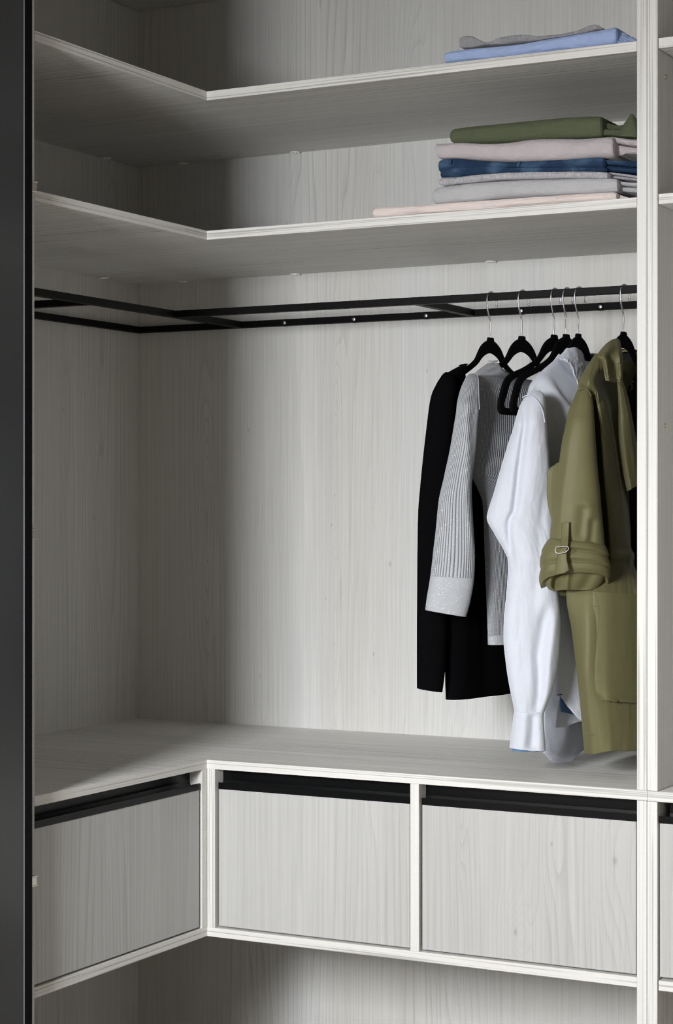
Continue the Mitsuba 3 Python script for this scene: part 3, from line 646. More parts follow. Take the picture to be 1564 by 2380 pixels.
OLIVE_BODY = [[[1.2966,-0.3592,1.5903],[1.298,-0.3722,1.5894],[1.2985,-0.3849,1.5885],[1.2982,-0.3955,1.5878],[1.2966,-0.4004,1.5875],[1.2935,-0.4012,1.5876],[1.2889,-0.3979,1.588],[np.float64(1.2801),-0.3639,1.5867],[np.float64(1.2944),-0.2959,1.5855],[np.float64(1.2887),-0.2853,1.5855],[np.float64(1.3016),-0.2046,1.5855],[np.float64(1.2971),-0.1846,1.5855],[np.float64(1.3334),-0.2146,1.5855]],[[1.3106,-0.3599,1.5655],[1.3133,-0.3861,1.5638],[1.3146,-0.408,1.5624],[1.3166,-0.4407,1.5602],[1.3129,-0.4552,1.5594],[1.3046,-0.4576,1.5596],[1.2872,-0.4361,1.5615],[np.float64(1.2754),-0.4021,1.5602],[np.float64(1.2777),-0.3341,1.5589],[np.float64(1.2773),-0.2803,1.5589],[np.float64(1.2955),-0.1566,1.5589],[np.float64(1.303),-0.1366,1.5589],[np.float64(1.3393),-0.1666,1.5589]],[[1.3146,-0.343,1.5365],[1.3082,-0.3628,1.5356],[1.301,-0.3893,1.5343],[1.3014,-0.4179,1.5327],[1.3192,-0.4853,1.5284],[1.3146,-0.5061,1.5273],[1.286,-0.4704,1.5302],[np.float64(1.2712),-0.4364,1.529],[np.float64(1.2615),-0.3684,1.5277],[np.float64(1.2667),-0.2695,1.5277],[np.float64(1.2904),-0.1006,1.5277],[np.float64(1.3099),-0.0806,1.5277],[np.float64(1.3462),-0.1106,1.5277]],[[1.317,-0.3401,1.492],[1.308,-0.3482,1.4918],[1.3069,-0.3732,1.4907],[1.3282,-0.4606,1.4862],[1.3253,-0.484,1.4852],[1.2942,-0.4279,1.4885],[1.2831,-0.4695,1.4869],[np.float64(1.2713),-0.4355,1.4857],[np.float64(1.2566),-0.3675,1.4845],[np.float64(1.2622),-0.2651,1.4845],[np.float64(1.2864),-0.0926,1.4845],[np.float64(1.3108),-0.0726,1.4845],[np.float64(1.3472),-0.1026,1.4845]],[[1.3198,-0.3336,1.4597],[1.3074,-0.3371,1.4598],[1.3052,-0.3546,1.4592],[1.3291,-0.445,1.4553],[1.3281,-0.4781,1.4541],[1.2957,-0.416,1.4571],[1.2821,-0.4777,1.455],[np.float64(1.2703),-0.4437,1.454],[np.float64(1.2556),-0.3757,1.4529],[np.float64(1.2617),-0.2692,1.4529],[np.float64(1.2864),-0.0926,1.4529],[np.float64(1.3108),-0.0726,1.4529],[np.float64(1.3472),-0.1026,1.4529]],[[1.323,-0.3236,1.3787],[1.313,-0.3241,1.3788],[1.311,-0.34,1.3785],[1.333,-0.4214,1.3768],[1.331,-0.4704,1.3759],[1.2984,-0.4098,1.3773],[1.2811,-0.486,1.3761],[np.float64(1.2692),-0.452,1.3756],[np.float64(1.2546),-0.384,1.375],[np.float64(1.2612),-0.2733,1.375],[np.float64(1.2864),-0.0926,1.375],[np.float64(1.3108),-0.0726,1.375],[np.float64(1.3472),-0.1026,1.375]],[[1.3271,-0.323,1.2973],[1.3243,-0.3295,1.2973],[1.3277,-0.3508,1.2973],[1.3377,-0.3997,1.2974],[1.3331,-0.4535,1.2974],[1.3031,-0.4042,1.2974],[1.2803,-0.4925,1.2974],[np.float64(1.2685),-0.4585,1.2974],[np.float64(1.2538),-0.3905,1.2975],[np.float64(1.2608),-0.2765,1.2975],[np.float64(1.2864),-0.0926,1.2975],[np.float64(1.3108),-0.0726,1.2975],[np.float64(1.3472),-0.1026,1.2975]],[[1.3288,-0.3254,1.2283],[1.3326,-0.3432,1.2286],[1.3392,-0.3711,1.2291],[1.3394,-0.4021,1.2297],[1.3336,-0.4413,1.2303],[1.3065,-0.4089,1.2295],[1.2797,-0.4974,1.2307],[np.float64(1.2678),-0.4634,1.2312],[np.float64(1.2532),-0.3954,1.2318],[np.float64(1.2605),-0.279,1.2318],[np.float64(1.2864),-0.0926,1.2318],[np.float64(1.3108),-0.0726,1.2318],[np.float64(1.3472),-0.1026,1.2318]],[[1.3328,-0.3174,1.2127],[1.3378,-0.3413,1.2132],[1.3455,-0.3769,1.2141],[1.345,-0.4131,1.2148],[1.3381,-0.4535,1.2156],[1.3121,-0.4285,1.2148],[1.2793,-0.5007,1.2159],[np.float64(1.2674),-0.4667,1.2166],[np.float64(1.2528),-0.3987,1.2172],[np.float64(1.2603),-0.2807,1.2172],[np.float64(1.2864),-0.0926,1.2172],[np.float64(1.3108),-0.0726,1.2172],[np.float64(1.3472),-0.1026,1.2172]],[[1.3326,-0.3192,1.1981],[1.3359,-0.3406,1.1986],[1.3411,-0.3718,1.1995],[1.3413,-0.4028,1.2002],[1.3343,-0.4433,1.2011],[1.3139,-0.4468,1.2009],[1.2785,-0.5072,1.2019],[np.float64(1.2666),-0.4732,1.2027],[np.float64(1.252),-0.4052,1.2035],[np.float64(1.2599),-0.2839,1.2035],[np.float64(1.2864),-0.0926,1.2035],[np.float64(1.3108),-0.0726,1.2035],[np.float64(1.3472),-0.1026,1.2035]],[[1.3862,-0.412,1.1394],[1.3844,-0.4259,1.1399],[1.3762,-0.4445,1.1405],[1.3617,-0.473,1.1413],[1.3399,-0.5034,1.142],[1.317,-0.519,1.1421],[1.2779,-0.5121,1.141],[np.float64(1.266),-0.4781,1.1423],[np.float64(1.2514),-0.4101,1.1437],[np.float64(1.2596),-0.2863,1.1437],[np.float64(1.2864),-0.0926,1.1437],[np.float64(1.3108),-0.0726,1.1437],[np.float64(1.3472),-0.1026,1.1437]],[[1.3883,-0.4109,1.0762],[1.3864,-0.4267,1.077],[1.3781,-0.4453,1.0778],[1.3632,-0.4771,1.0791],[1.3422,-0.5094,1.0802],[1.3214,-0.5326,1.0809],[1.2801,-0.4942,1.0776],[np.float64(1.2682),-0.4602,1.0793],[np.float64(1.2536),-0.3922,1.081],[np.float64(1.2607),-0.2774,1.081],[np.float64(1.2864),-0.0926,1.081],[np.float64(1.3108),-0.0726,1.081],[np.float64(1.3472),-0.1026,1.081]],[[1.3885,-0.4092,1.0129],[1.3866,-0.4249,1.0139],[1.3792,-0.4439,1.015],[1.3643,-0.4758,1.0166],[1.3434,-0.5081,1.0181],[1.3212,-0.5342,1.0191],[1.2819,-0.4794,1.0138],[np.float64(1.2701),-0.4454,1.0158],[np.float64(1.2554),-0.3774,1.0178],[np.float64(1.2616),-0.27,1.0178],[np.float64(1.2864),-0.0926,1.0178],[np.float64(1.3108),-0.0726,1.0178],[np.float64(1.3472),-0.1026,1.0178]],[[1.3885,-0.4092,0.9417],[1.3868,-0.4232,0.9429],[1.3795,-0.4422,0.9442],[1.3657,-0.4728,0.9462],[1.3447,-0.5052,0.9481],[1.321,-0.5188,0.9482],[1.2847,-0.4648,0.9418],[np.float64(1.2719),-0.4308,0.9439],[np.float64(1.2572),-0.3628,0.946],[np.float64(1.2625),-0.2627,0.946],[np.float64(1.2864),-0.0926,0.946],[np.float64(1.3108),-0.0726,0.946],[np.float64(1.3472),-0.1026,0.946]],[[1.3885,-0.4092,0.8722],[1.3868,-0.4232,0.8736],[1.3795,-0.4422,0.8751],[1.3663,-0.4677,0.8778],[1.3469,-0.4955,0.8804],[1.3231,-0.5023,0.8806],[1.2873,-0.4518,0.8773],[np.float64(1.2734),-0.4178,0.8707],[np.float64(1.2588),-0.3498,0.8642],[np.float64(1.2633),-0.2562,0.8642],[np.float64(1.2864),-0.0926,0.8642],[np.float64(1.3108),-0.0726,0.8642],[np.float64(1.3472),-0.1026,0.8642]],[[1.3878,-0.4071,0.8585],[1.386,-0.4211,0.8599],[1.3787,-0.4401,0.8607],[1.3656,-0.4656,0.8619],[1.3462,-0.4935,0.8623],[1.3239,-0.4957,0.8573],[1.2888,-0.4471,0.85],[np.float64(1.274),-0.4131,0.8464],[np.float64(1.2594),-0.3451,0.8428],[np.float64(1.2636),-0.2539,0.8428],[np.float64(1.2864),-0.0926,0.8428],[np.float64(1.3108),-0.0726,0.8428],[np.float64(1.3472),-0.1026,0.8428]]]
OLIVE_SLEEVE = ([[1.2964,-0.48,1.5293,0.0056,0.003,0.0,0.006],[1.2971,-0.482,1.5245,0.0083,0.0044,0.0,0.014],[1.2978,-0.485,1.5172,0.0107,0.0057,0.0,0.022],[1.2981,-0.491,1.5028,0.0145,0.0077,0.0,0.029],[1.2982,-0.5,1.4812,0.0193,0.0103,0.0,0.034],[1.3002,-0.5117,1.4534,0.0227,0.0121,0.0,0.037],[1.2985,-0.515,1.4143,0.0272,0.0145,0.0,0.039],[1.2973,-0.515,1.3754,0.0309,0.0165,0.0,0.04],[1.2961,-0.515,1.3364,0.0354,0.0189,0.0,0.04],[1.2956,-0.515,1.2974,0.0385,0.0205,0.0,0.04],[1.2952,-0.515,1.2585,0.0423,0.0226,0.0,0.04],[1.2956,-0.515,1.2273,0.0447,0.0238,0.0,0.04],[1.2932,-0.515,1.2039,0.0482,0.0257,0.0,0.04],[1.2915,-0.515,1.1843,0.0496,0.0264,0.0,0.036],[1.289,-0.515,1.1679,0.0461,0.0246,0.0,0.03],[1.2873,-0.515,1.1538,0.0379,0.0202,0.0,0.022]],[([(1.3052,0.198),(1.2468,0.053)],-0.0055,0.01),([(1.2818,0.536),(1.239,0.395)],-0.006,0.008),([(1.313,0.384),(1.2429,0.241)],0.003,0.01),([(1.1921,-0.545),(1.1538,-0.727)],-0.026,0.006),([(1.1921,-0.292),(1.1538,-0.309)],0.007,0.005),([(1.1882,0.469),(1.1538,0.345)],-0.006,0.012),([(1.4534,-0.788),(1.2585,-0.724)],0.004,0.006)])
OLIVE_ELBOW = [[[1.2735,-0.537,1.3845],[1.2646,-0.527,1.3833],[1.2576,-0.522,1.3788],[1.2525,-0.522,1.3741]],[[1.2747,-0.542,1.3518],[1.2624,-0.532,1.3559],[1.252,-0.527,1.3615],[1.2437,-0.527,1.3663]],[[1.2738,-0.542,1.313],[1.2623,-0.534,1.3169],[1.2516,-0.528,1.3224],[1.2428,-0.527,1.3287]],[[1.273,-0.542,1.2664],[1.2661,-0.535,1.2663],[1.2591,-0.53,1.2678],[1.2537,-0.529,1.274]]]
OLIVE_CUFF = ([[1.2961,-0.515,1.2405,0.0451,0.024,-0.007,0.036],[1.294,-0.515,1.2312,0.0489,0.026,-0.007,0.046],[1.2919,-0.515,1.2194,0.0526,0.0281,-0.0055,0.05],[1.2911,-0.515,1.2124,0.054,0.0288,-0.0055,0.049],[1.2919,-0.515,1.196,0.0554,0.0295,-0.0047,0.05],[1.2923,-0.515,1.1883,0.0557,0.0297,-0.0031,0.048],[1.2911,-0.515,1.1758,0.0561,0.0299,-0.0016,0.049],[1.2907,-0.515,1.1633,0.0537,0.0286,0.0016,0.046]],[([(1.2194,-0.974),(1.1633,-0.859)],0.004,0.01)])
OLIVE_STRAP = [[[1.2842,-0.564,1.2743],[1.2924,-0.566,1.2759],[1.3002,-0.565,1.2775]],[[1.2862,-0.569,1.2528],[1.2943,-0.571,1.2536],[1.3009,-0.569,1.2552]],[[1.2889,-0.58,1.233],[1.297,-0.582,1.2346],[1.3036,-0.58,1.2362]],[[1.288,-0.584,1.2238],[1.2962,-0.586,1.2247],[1.3027,-0.584,1.2263]]]
OLIVE_STRAP2 = [[[1.2855,-0.584,1.2269],[1.2945,-0.586,1.2278],[1.3035,-0.584,1.2294]],[[1.2835,-0.583,1.2115],[1.2937,-0.586,1.2124],[1.3027,-0.584,1.2148]],[[1.2818,-0.585,1.1962],[1.2937,-0.588,1.1964],[1.3056,-0.585,1.2011]],[[1.2806,-0.584,1.1838],[1.2949,-0.587,1.1849],[1.3072,-0.583,1.1919]]]
OLIVE_RING = [[1.2871,-0.592,1.2332],[1.2846,-0.592,1.2301],[1.2842,-0.592,1.2255],[1.2863,-0.592,1.2224],[1.292,-0.592,1.2214],[1.3002,-0.592,1.2226],[1.3067,-0.592,1.2257],[1.3091,-0.592,1.2303],[1.3075,-0.592,1.2334],[1.3026,-0.592,1.2341],[1.2944,-0.592,1.2336]]
OLIVE_COLLAR = [[[1.3,-0.4298,1.5814],[1.3053,-0.4192,1.5955],[1.3112,-0.4033,1.6083],[1.3157,-0.3833,1.6169],[1.3193,-0.37,1.6194],[1.3223,-0.3619,1.615]],[[1.3191,-0.4696,1.5772],[1.3276,-0.4656,1.5819],[1.3318,-0.4477,1.5892],[1.3345,-0.4256,1.5939],[1.3396,-0.4166,1.5943],[1.3413,-0.4028,1.5889]],[[1.3268,-0.4723,1.5697],[1.3363,-0.4758,1.5699],[1.3332,-0.4447,1.5736],[1.3394,-0.4344,1.5749],[1.3477,-0.4321,1.574],[1.3477,-0.4159,1.5703]],[[1.3291,-0.4697,1.5548],[1.3387,-0.4732,1.5527],[1.3362,-0.444,1.5546],[1.3398,-0.431,1.5545],[1.3484,-0.4341,1.5525],[1.3492,-0.42,1.5509]],[[1.3331,-0.4694,1.5343],[1.3395,-0.4664,1.5335],[1.3414,-0.4512,1.5335],[1.3432,-0.4358,1.5336],[1.3477,-0.4321,1.5321],[1.3491,-0.4209,1.5303]]]
OLIVE_FLAP = [[[1.3298,-0.3988,1.5385],[1.3336,-0.4001,1.5383],[1.3362,-0.3956,1.5377],[1.337,-0.3886,1.5357],[1.3354,-0.3771,1.5339]],[[1.3287,-0.3912,1.4894],[1.3362,-0.3956,1.489],[1.3409,-0.3899,1.4891],[1.3441,-0.3801,1.4895],[1.3431,-0.3633,1.4903]],[[1.3287,-0.3912,1.4414],[1.3385,-0.3927,1.4411],[1.3446,-0.3839,1.4413],[1.3475,-0.3685,1.4418],[1.347,-0.348,1.4425]],[[1.3319,-0.3814,1.3855],[1.3427,-0.3833,1.3854],[1.3473,-0.3702,1.3856],[1.3502,-0.3546,1.3859],[1.3499,-0.3323,1.3863]],[[1.3392,-0.3711,1.3327],[1.3473,-0.3702,1.3367],[1.3507,-0.3585,1.3408],[1.3527,-0.3425,1.3441],[1.353,-0.324,1.3476]]]
OLIVE_LINING = [[[1.2542,-0.215,1.612],[1.2718,-0.21,1.6116],[1.2895,-0.205,1.6113],[1.3123,-0.2,1.6008]],[[1.2487,-0.2,1.5507],[1.2664,-0.195,1.5505],[1.2859,-0.19,1.5502],[1.3124,-0.19,1.5451]],[[1.254,-0.2,1.3817],[1.27,-0.195,1.3816],[1.2894,-0.19,1.3815],[1.3159,-0.19,1.3812]],[[1.2629,-0.2,1.1285],[1.2788,-0.195,1.1287],[1.2947,-0.19,1.1288],[1.3176,-0.19,1.1293]]]
OLIVE_BACKNECK = [[[1.2744,-0.222,1.609],[1.2832,-0.217,1.6107],[1.2937,-0.212,1.609],[1.3025,-0.207,1.604],[1.313,-0.202,1.5939]],[[1.2744,-0.222,1.6048],[1.2832,-0.217,1.6065],[1.2937,-0.212,1.6048],[1.3025,-0.207,1.5998],[1.313,-0.202,1.5897]]]
OLIVE_LOOP = [[1.2835,-0.235,1.566],[1.2887,-0.235,1.5592],[1.2949,-0.235,1.549],[1.2992,-0.235,1.5405],[1.2992,-0.235,1.5338],[1.294,-0.235,1.529]]
OLIVE_LABEL = [1.2904,-0.215,1.5469]
OLIVE_POCKET = [[[1.3268,-0.5209,1.1509],[1.3462,-0.5092,1.1501],[1.365,-0.4823,1.1487],[1.3795,-0.454,1.1464],[1.387,-0.4333,1.145]],[[1.3285,-0.5233,1.1193],[1.3477,-0.5133,1.1185],[1.3665,-0.4864,1.117],[1.381,-0.4582,1.1145],[1.3889,-0.4341,1.1128]],[[1.33,-0.5273,1.0189],[1.3492,-0.5174,1.019],[1.368,-0.4905,1.0178],[1.3829,-0.4589,1.0161],[1.3909,-0.4349,1.0148]],[[1.3308,-0.5207,0.9705],[1.3494,-0.5157,0.9693],[1.3682,-0.4888,0.9672],[1.3831,-0.4572,0.9644],[1.3909,-0.4349,0.9621]],[[1.3323,-0.5048,0.9568],[1.3495,-0.5114,0.955],[1.3679,-0.4878,0.9515],[1.3827,-0.4561,0.9479],[1.3905,-0.4338,0.9448]]]
OLIVE_STITCH_BODY = [[[1.331,-0.4704,1.2284],[1.3385,-0.409,1.2298],[1.3424,-0.3777,1.2301]],[[1.3333,-0.4677,1.2009],[1.34,-0.4131,1.202],[1.3443,-0.3783,1.2013]],[[1.3278,-0.5452,0.8953],[1.3347,-0.4892,0.8916],[1.3514,-0.3532,0.8772]],[[1.3175,-0.5072,1.4976],[1.3201,-0.4856,1.5181]],[[1.3183,-0.5006,1.4901],[1.3213,-0.4756,1.5124]]]
OLIVE_STITCH_POCKET = [[[1.3319,-0.528,1.149],[1.3319,-0.528,1.0191],[1.3325,-0.5231,0.9738],[1.3346,-0.5066,0.9578],[1.3403,-0.4597,0.9494],[1.3526,-0.3592,0.9373]],[[1.3315,-0.5313,1.1251],[1.3403,-0.4597,1.1238],[1.3526,-0.3592,1.1181]]]
OLIVE_STITCH_FLAP = [[[1.3407,-0.408,1.5336],[1.3432,-0.3871,1.4892],[1.3456,-0.3678,1.4419],[1.3482,-0.3466,1.3861]],[[1.3456,-0.3843,1.3389],[1.3501,-0.3472,1.3481]]]
OLIVE_STITCH_COLLAR = [[[1.3335,-0.4992,1.5715],[1.3351,-0.4859,1.563],[1.3361,-0.4775,1.5494],[1.3367,-0.4725,1.5387]],[[1.3397,-0.4806,1.5374],[1.3439,-0.4468,1.5377],[1.3475,-0.4176,1.5353]]]
F_PINK = [[0.9029,-0.4475,1.8572,0.0,0.0587,0.0,0.0008],[0.9038,-0.4475,1.8575,0.0,0.114,0.0,0.0061],[0.9092,-0.4475,1.8579,0.0,0.1175,0.0,0.0093],[0.9219,-0.4475,1.8579,0.0,0.1175,0.0,0.0101],[0.9723,-0.4475,1.8583,0.0,0.1175,0.0,0.0092],[1.0282,-0.4475,1.8575,0.0,0.1175,0.0,0.0084],[1.1127,-0.4475,1.857,0.0,0.1175,0.0,0.0083],[1.1979,-0.4475,1.8566,0.0,0.1175,0.0,0.0078],[1.2813,-0.4475,1.8559,0.0,0.1175,0.0,0.0077],[1.3628,-0.4475,1.8549,0.0,0.1175,0.0,0.0072],[1.3821,-0.4475,1.8546,0.0,0.1175,0.0,0.0068],[1.3886,-0.4475,1.8537,0.0,0.1163,0.0,0.0049],[1.3894,-0.4475,1.8536,0.0,0.1057,0.0,0.0011]]
F_LIGHT = [[1.0271,-0.4473,1.8812,0.0,0.1055,0.0,0.0016],[1.0288,-0.4473,1.8803,0.0,0.1149,0.0,0.0104],[1.0376,-0.4473,1.8808,0.0,0.1172,0.0,0.0155],[1.0604,-0.4473,1.8815,0.0,0.1172,0.0,0.0171],[1.1125,-0.4473,1.8827,0.0,0.1172,0.0,0.0174],[1.1553,-0.4473,1.883,0.0,0.1172,0.0,0.0161],[1.1977,-0.4473,1.8821,0.0,0.1172,0.0,0.016],[1.2811,-0.4473,1.8792,0.0,0.1172,0.0,0.0147],[1.3627,-0.4473,1.8752,0.0,0.1172,0.0,0.013],[1.3828,-0.4473,1.874,0.0,0.1172,0.0,0.0118],[1.3892,-0.4473,1.8731,0.0,0.1161,0.0,0.0099],[1.3908,-0.4473,1.873,0.0,0.1055,0.0,0.0038]]
F_HEATHER = [[1.0391,-0.447,1.9066,0.0,0.1053,0.0,0.0016],[1.0418,-0.447,1.9064,0.0,0.1147,0.0,0.0048],[1.0497,-0.447,1.9062,0.0,0.117,0.0,0.0076],[1.0776,-0.447,1.906,0.0,0.117,0.0,0.0063],[1.1123,-0.447,1.9068,0.0,0.117,0.0,0.0067],[1.1551,-0.447,1.907,0.0,0.117,0.0,0.0063],[1.1975,-0.447,1.9056,0.0,0.117,0.0,0.0066],[1.2809,-0.447,1.9001,0.0,0.117,0.0,0.0062],[1.3625,-0.447,1.8928,0.0,0.117,0.0,0.0061],[1.3713,-0.447,1.8913,0.0,0.117,0.0,0.0053],[1.3737,-0.447,1.8908,0.0,0.1053,0.0,0.0027]]
F_MAUVE = [[1.0328,-0.4467,1.9718,0.0,0.1051,0.0,0.0016],[1.0345,-0.4467,1.97,0.0,0.1144,0.0,0.008],[1.0372,-0.4467,1.965,0.0,0.1156,0.0,0.0135],[1.0599,-0.4467,1.9631,0.0,0.1167,0.0,0.0143],[1.0774,-0.4467,1.962,0.0,0.1167,0.0,0.0147],[1.1292,-0.4467,1.9552,0.0,0.1167,0.0,0.0154],[1.1804,-0.4467,1.9508,0.0,0.1167,0.0,0.0176],[1.2225,-0.4467,1.9499,0.0,0.1167,0.0,0.021],[1.2807,-0.4467,1.9465,0.0,0.1167,0.0,0.0201],[1.3217,-0.4467,1.9445,0.0,0.1167,0.0,0.0184],[1.3687,-0.4467,1.9435,0.0,0.1167,0.0,0.0183],[1.3784,-0.4467,1.9423,0.0,0.1167,0.0,0.0164],[1.3816,-0.4467,1.9408,0.0,0.1144,0.0,0.0114],[1.3824,-0.4467,1.9408,0.0,0.1051,0.0,0.0038]]
F_OLIVE = [[1.0615,-0.4465,1.9884,0.0,0.1048,0.0,0.0032],[1.0641,-0.4465,1.9894,0.0,0.1142,0.0,0.0099],[1.0702,-0.4465,1.9896,0.0,0.1165,0.0,0.0131],[1.0858,-0.4465,1.9894,0.0,0.1165,0.0,0.0143],[1.1547,-0.4465,1.9872,0.0,0.1165,0.0,0.0173],[1.1971,-0.4465,1.9869,0.0,0.1165,0.0,0.0176],[1.239,-0.4465,1.9866,0.0,0.1165,0.0,0.0179],[1.3052,-0.4465,1.9845,0.0,0.1165,0.0,0.0192],[1.35,-0.4465,1.9819,0.0,0.1165,0.0,0.0184],[1.3564,-0.4465,1.9813,0.0,0.1165,0.0,0.0168],[1.3597,-0.4465,1.9795,0.0,0.1107,0.0,0.0084]]
F_JEANS_A = [[1.0396,-0.4465,1.9346,0.0,0.1048,0.0,0.0048],[1.0413,-0.4465,1.9357,0.0,0.1165,0.0,0.01],[1.051,-0.4465,1.9369,0.0,0.1165,0.0,0.0119],[1.0684,-0.4465,1.9362,0.0,0.1165,0.0,0.0119],[1.1032,-0.4465,1.9322,0.0,0.1165,0.0,0.0099],[1.1547,-0.4465,1.9268,0.0,0.1165,0.0,0.0078],[1.2055,-0.4465,1.9238,0.0,0.1165,0.0,0.0066],[1.2805,-0.4465,1.9199,0.0,0.1165,0.0,0.0073],[1.3459,-0.4465,1.9165,0.0,0.1165,0.0,0.0099],[1.3605,-0.4465,1.9134,0.0,0.1165,0.0,0.0111],[1.3653,-0.4465,1.9118,0.0,0.1107,0.0,0.0038]]
F_JEANS_B = [[1.0445,-0.448,1.9202,0.0,0.1121,0.0,0.0056],[1.0489,-0.448,1.9227,0.0,0.118,0.0,0.0091],[1.0655,-0.448,1.9229,0.0,0.118,0.0,0.0107],[1.1131,-0.448,1.9218,0.0,0.118,0.0,0.0095],[1.1984,-0.448,1.9153,0.0,0.118,0.0,0.0043],[1.2817,-0.448,1.9094,0.0,0.118,0.0,0.0035],[1.3632,-0.448,1.9027,0.0,0.118,0.0,0.0034],[1.3697,-0.448,1.9018,0.0,0.1121,0.0,0.0023]]
F_BLUE = [[1.0534,-0.4473,2.1367,0.0,0.1137,0.0,0.0064],[1.0552,-0.4473,2.1342,0.0,0.1172,0.0,0.0103],[1.0778,-0.4473,2.1353,0.0,0.1172,0.0,0.0115],[1.1125,-0.4473,2.1351,0.0,0.1172,0.0,0.011],[1.1553,-0.4473,2.134,0.0,0.1172,0.0,0.0106],[1.1977,-0.4473,2.1332,0.0,0.1172,0.0,0.0105],[1.2313,-0.4473,2.1342,0.0,0.1172,0.0,0.0113],[1.2646,-0.4473,2.1356,0.0,0.1172,0.0,0.0124],[1.3139,-0.4473,2.1366,0.0,0.1172,0.0,0.0142],[1.3627,-0.4473,2.1377,0.0,0.1172,0.0,0.0153],[1.382,-0.4473,2.1385,0.0,0.1172,0.0,0.016],[1.3868,-0.4473,2.1388,0.0,0.1149,0.0,0.0137],[1.3884,-0.4473,2.1386,0.0,0.109,0.0,0.0076]]
F_GREY = [[1.0793,-0.46,2.161,0.0,0.09,0.0,0.0024],[1.0819,-0.46,2.1611,0.0,0.1,0.0,0.0091],[1.0888,-0.46,2.1616,0.0,0.1,0.0,0.0111],[1.1001,-0.46,2.1603,0.0,0.1,0.0,0.0111],[1.1191,-0.46,2.1558,0.0,0.1,0.0,0.0063],[1.1346,-0.46,2.1525,0.0,0.1,0.0,0.0024],[1.1448,-0.46,2.1518,0.0,0.1,0.0,0.0028],[1.1662,-0.46,2.1545,0.0,0.1,0.0,0.0063],[1.1958,-0.46,2.1543,0.0,0.1,0.0,0.007],[1.2461,-0.46,2.1506,0.0,0.1,0.0,0.0035],[1.2793,-0.46,2.1507,0.0,0.1,0.0,0.0027],[1.3163,-0.46,2.1535,0.0,0.1,0.0,0.0035],[1.3285,-0.46,2.1559,0.0,0.1,0.0,0.005],[1.3367,-0.46,2.1577,0.0,0.1,0.0,0.0054],[1.3464,-0.46,2.1581,0.0,0.1,0.0,0.0046],[1.3577,-0.46,2.1552,0.0,0.09,0.0,0.0015]]
E_OLIVE = [[[1.3435,-0.4375,1.9915,0.0,0.0975,0.0,0.005],[1.3598,-0.4375,1.9854,0.0,0.0975,0.0,0.005],[1.3841,-0.4375,1.9797,0.0,0.0975,0.0,0.0046],[1.4018,-0.4375,1.9797,0.0,0.0975,0.0,0.0076],[1.4179,-0.4375,1.9759,0.0,0.0975,0.0,0.0084]],[[1.3508,-0.445,1.9729,0.0,0.105,0.0,0.0058],[1.3815,-0.445,1.969,0.0,0.105,0.0,0.0053],[1.4056,-0.445,1.9653,0.0,0.105,0.0,0.0053],[1.4247,-0.445,1.9629,0.0,0.105,0.0,0.0061]]]
E_MAUVE = [[[1.37,-0.4425,1.9583,0.0,0.1025,0.0,0.0057],[1.3877,-0.4425,1.9552,0.0,0.1025,0.0,0.005],[1.4054,-0.4425,1.9509,0.0,0.1025,0.0,0.0053],[1.423,-0.4425,1.9486,0.0,0.1025,0.0,0.0061]],[[1.3679,-0.4375,1.9413,0.0,0.0975,0.0,0.0077],[1.3841,-0.4375,1.9399,0.0,0.0975,0.0,0.0092],[1.397,-0.4375,1.9388,0.0,0.0975,0.0,0.0061],[1.4194,-0.4375,1.9346,0.0,0.0975,0.0,0.0053]]]
E_LIGHT = [[[1.3781,-0.4425,1.8829,0.0,0.1025,0.0,0.0038],[1.3958,-0.4425,1.8777,0.0,0.1025,0.0,0.0031],[1.423,-0.4425,1.8741,0.0,0.1025,0.0,0.0038]],[[1.3779,-0.44,1.8718,0.0,0.1,0.0,0.0042],[1.394,-0.44,1.869,0.0,0.1,0.0,0.0042],[1.4212,-0.44,1.8651,0.0,0.1,0.0,0.0046]]]
E_HEATHER = [[[1.3635,-0.4425,1.899,0.0,0.1025,0.0,0.0019],[1.3877,-0.4425,1.8948,0.0,0.1025,0.0,0.0019],[1.423,-0.4425,1.887,0.0,0.1025,0.0,0.0023]],[[1.3633,-0.44,1.894,0.0,0.1,0.0,0.0023],[1.3859,-0.44,1.8899,0.0,0.1,0.0,0.0023],[1.4212,-0.44,1.883,0.0,0.1,0.0,0.0019]]]
E_JEANS = [[[1.354,-0.445,1.919,0.0,0.105,0.0,0.0042],[1.3895,-0.445,1.9141,0.0,0.105,0.0,0.0046],[1.4247,-0.445,1.9089,0.0,0.105,0.0,0.0053]],[[1.3549,-0.444,1.9081,0.0,0.104,0.0,0.0046],[1.3888,-0.444,1.9038,0.0,0.104,0.0,0.0046],[1.424,-0.444,1.8979,0.0,0.104,0.0,0.0046]]]
E_PINK = [[[1.3792,-0.444,1.8568,0.0,0.104,0.0,0.0042],[1.3928,-0.444,1.8535,0.0,0.104,0.0,0.0027],[1.4049,-0.444,1.8514,0.0,0.104,0.0,0.0008]]]
E_BLUE = []
BLUE_SPILL = [[[1.3657,-0.52,2.1645],[1.3807,-0.53,2.1545],[1.3962,-0.535,2.1447],[1.4082,-0.535,2.1395],[1.4161,-0.53,2.1351]],[[1.3712,-0.535,2.146],[1.3877,-0.545,2.139],[1.4006,-0.545,2.1345],[1.4118,-0.545,2.1317],[1.4204,-0.54,2.1295]],[[1.3748,-0.545,2.1305],[1.3913,-0.555,2.1265],[1.405,-0.555,2.1258],[1.4143,-0.552,2.1265],[1.423,-0.545,2.1274]]]
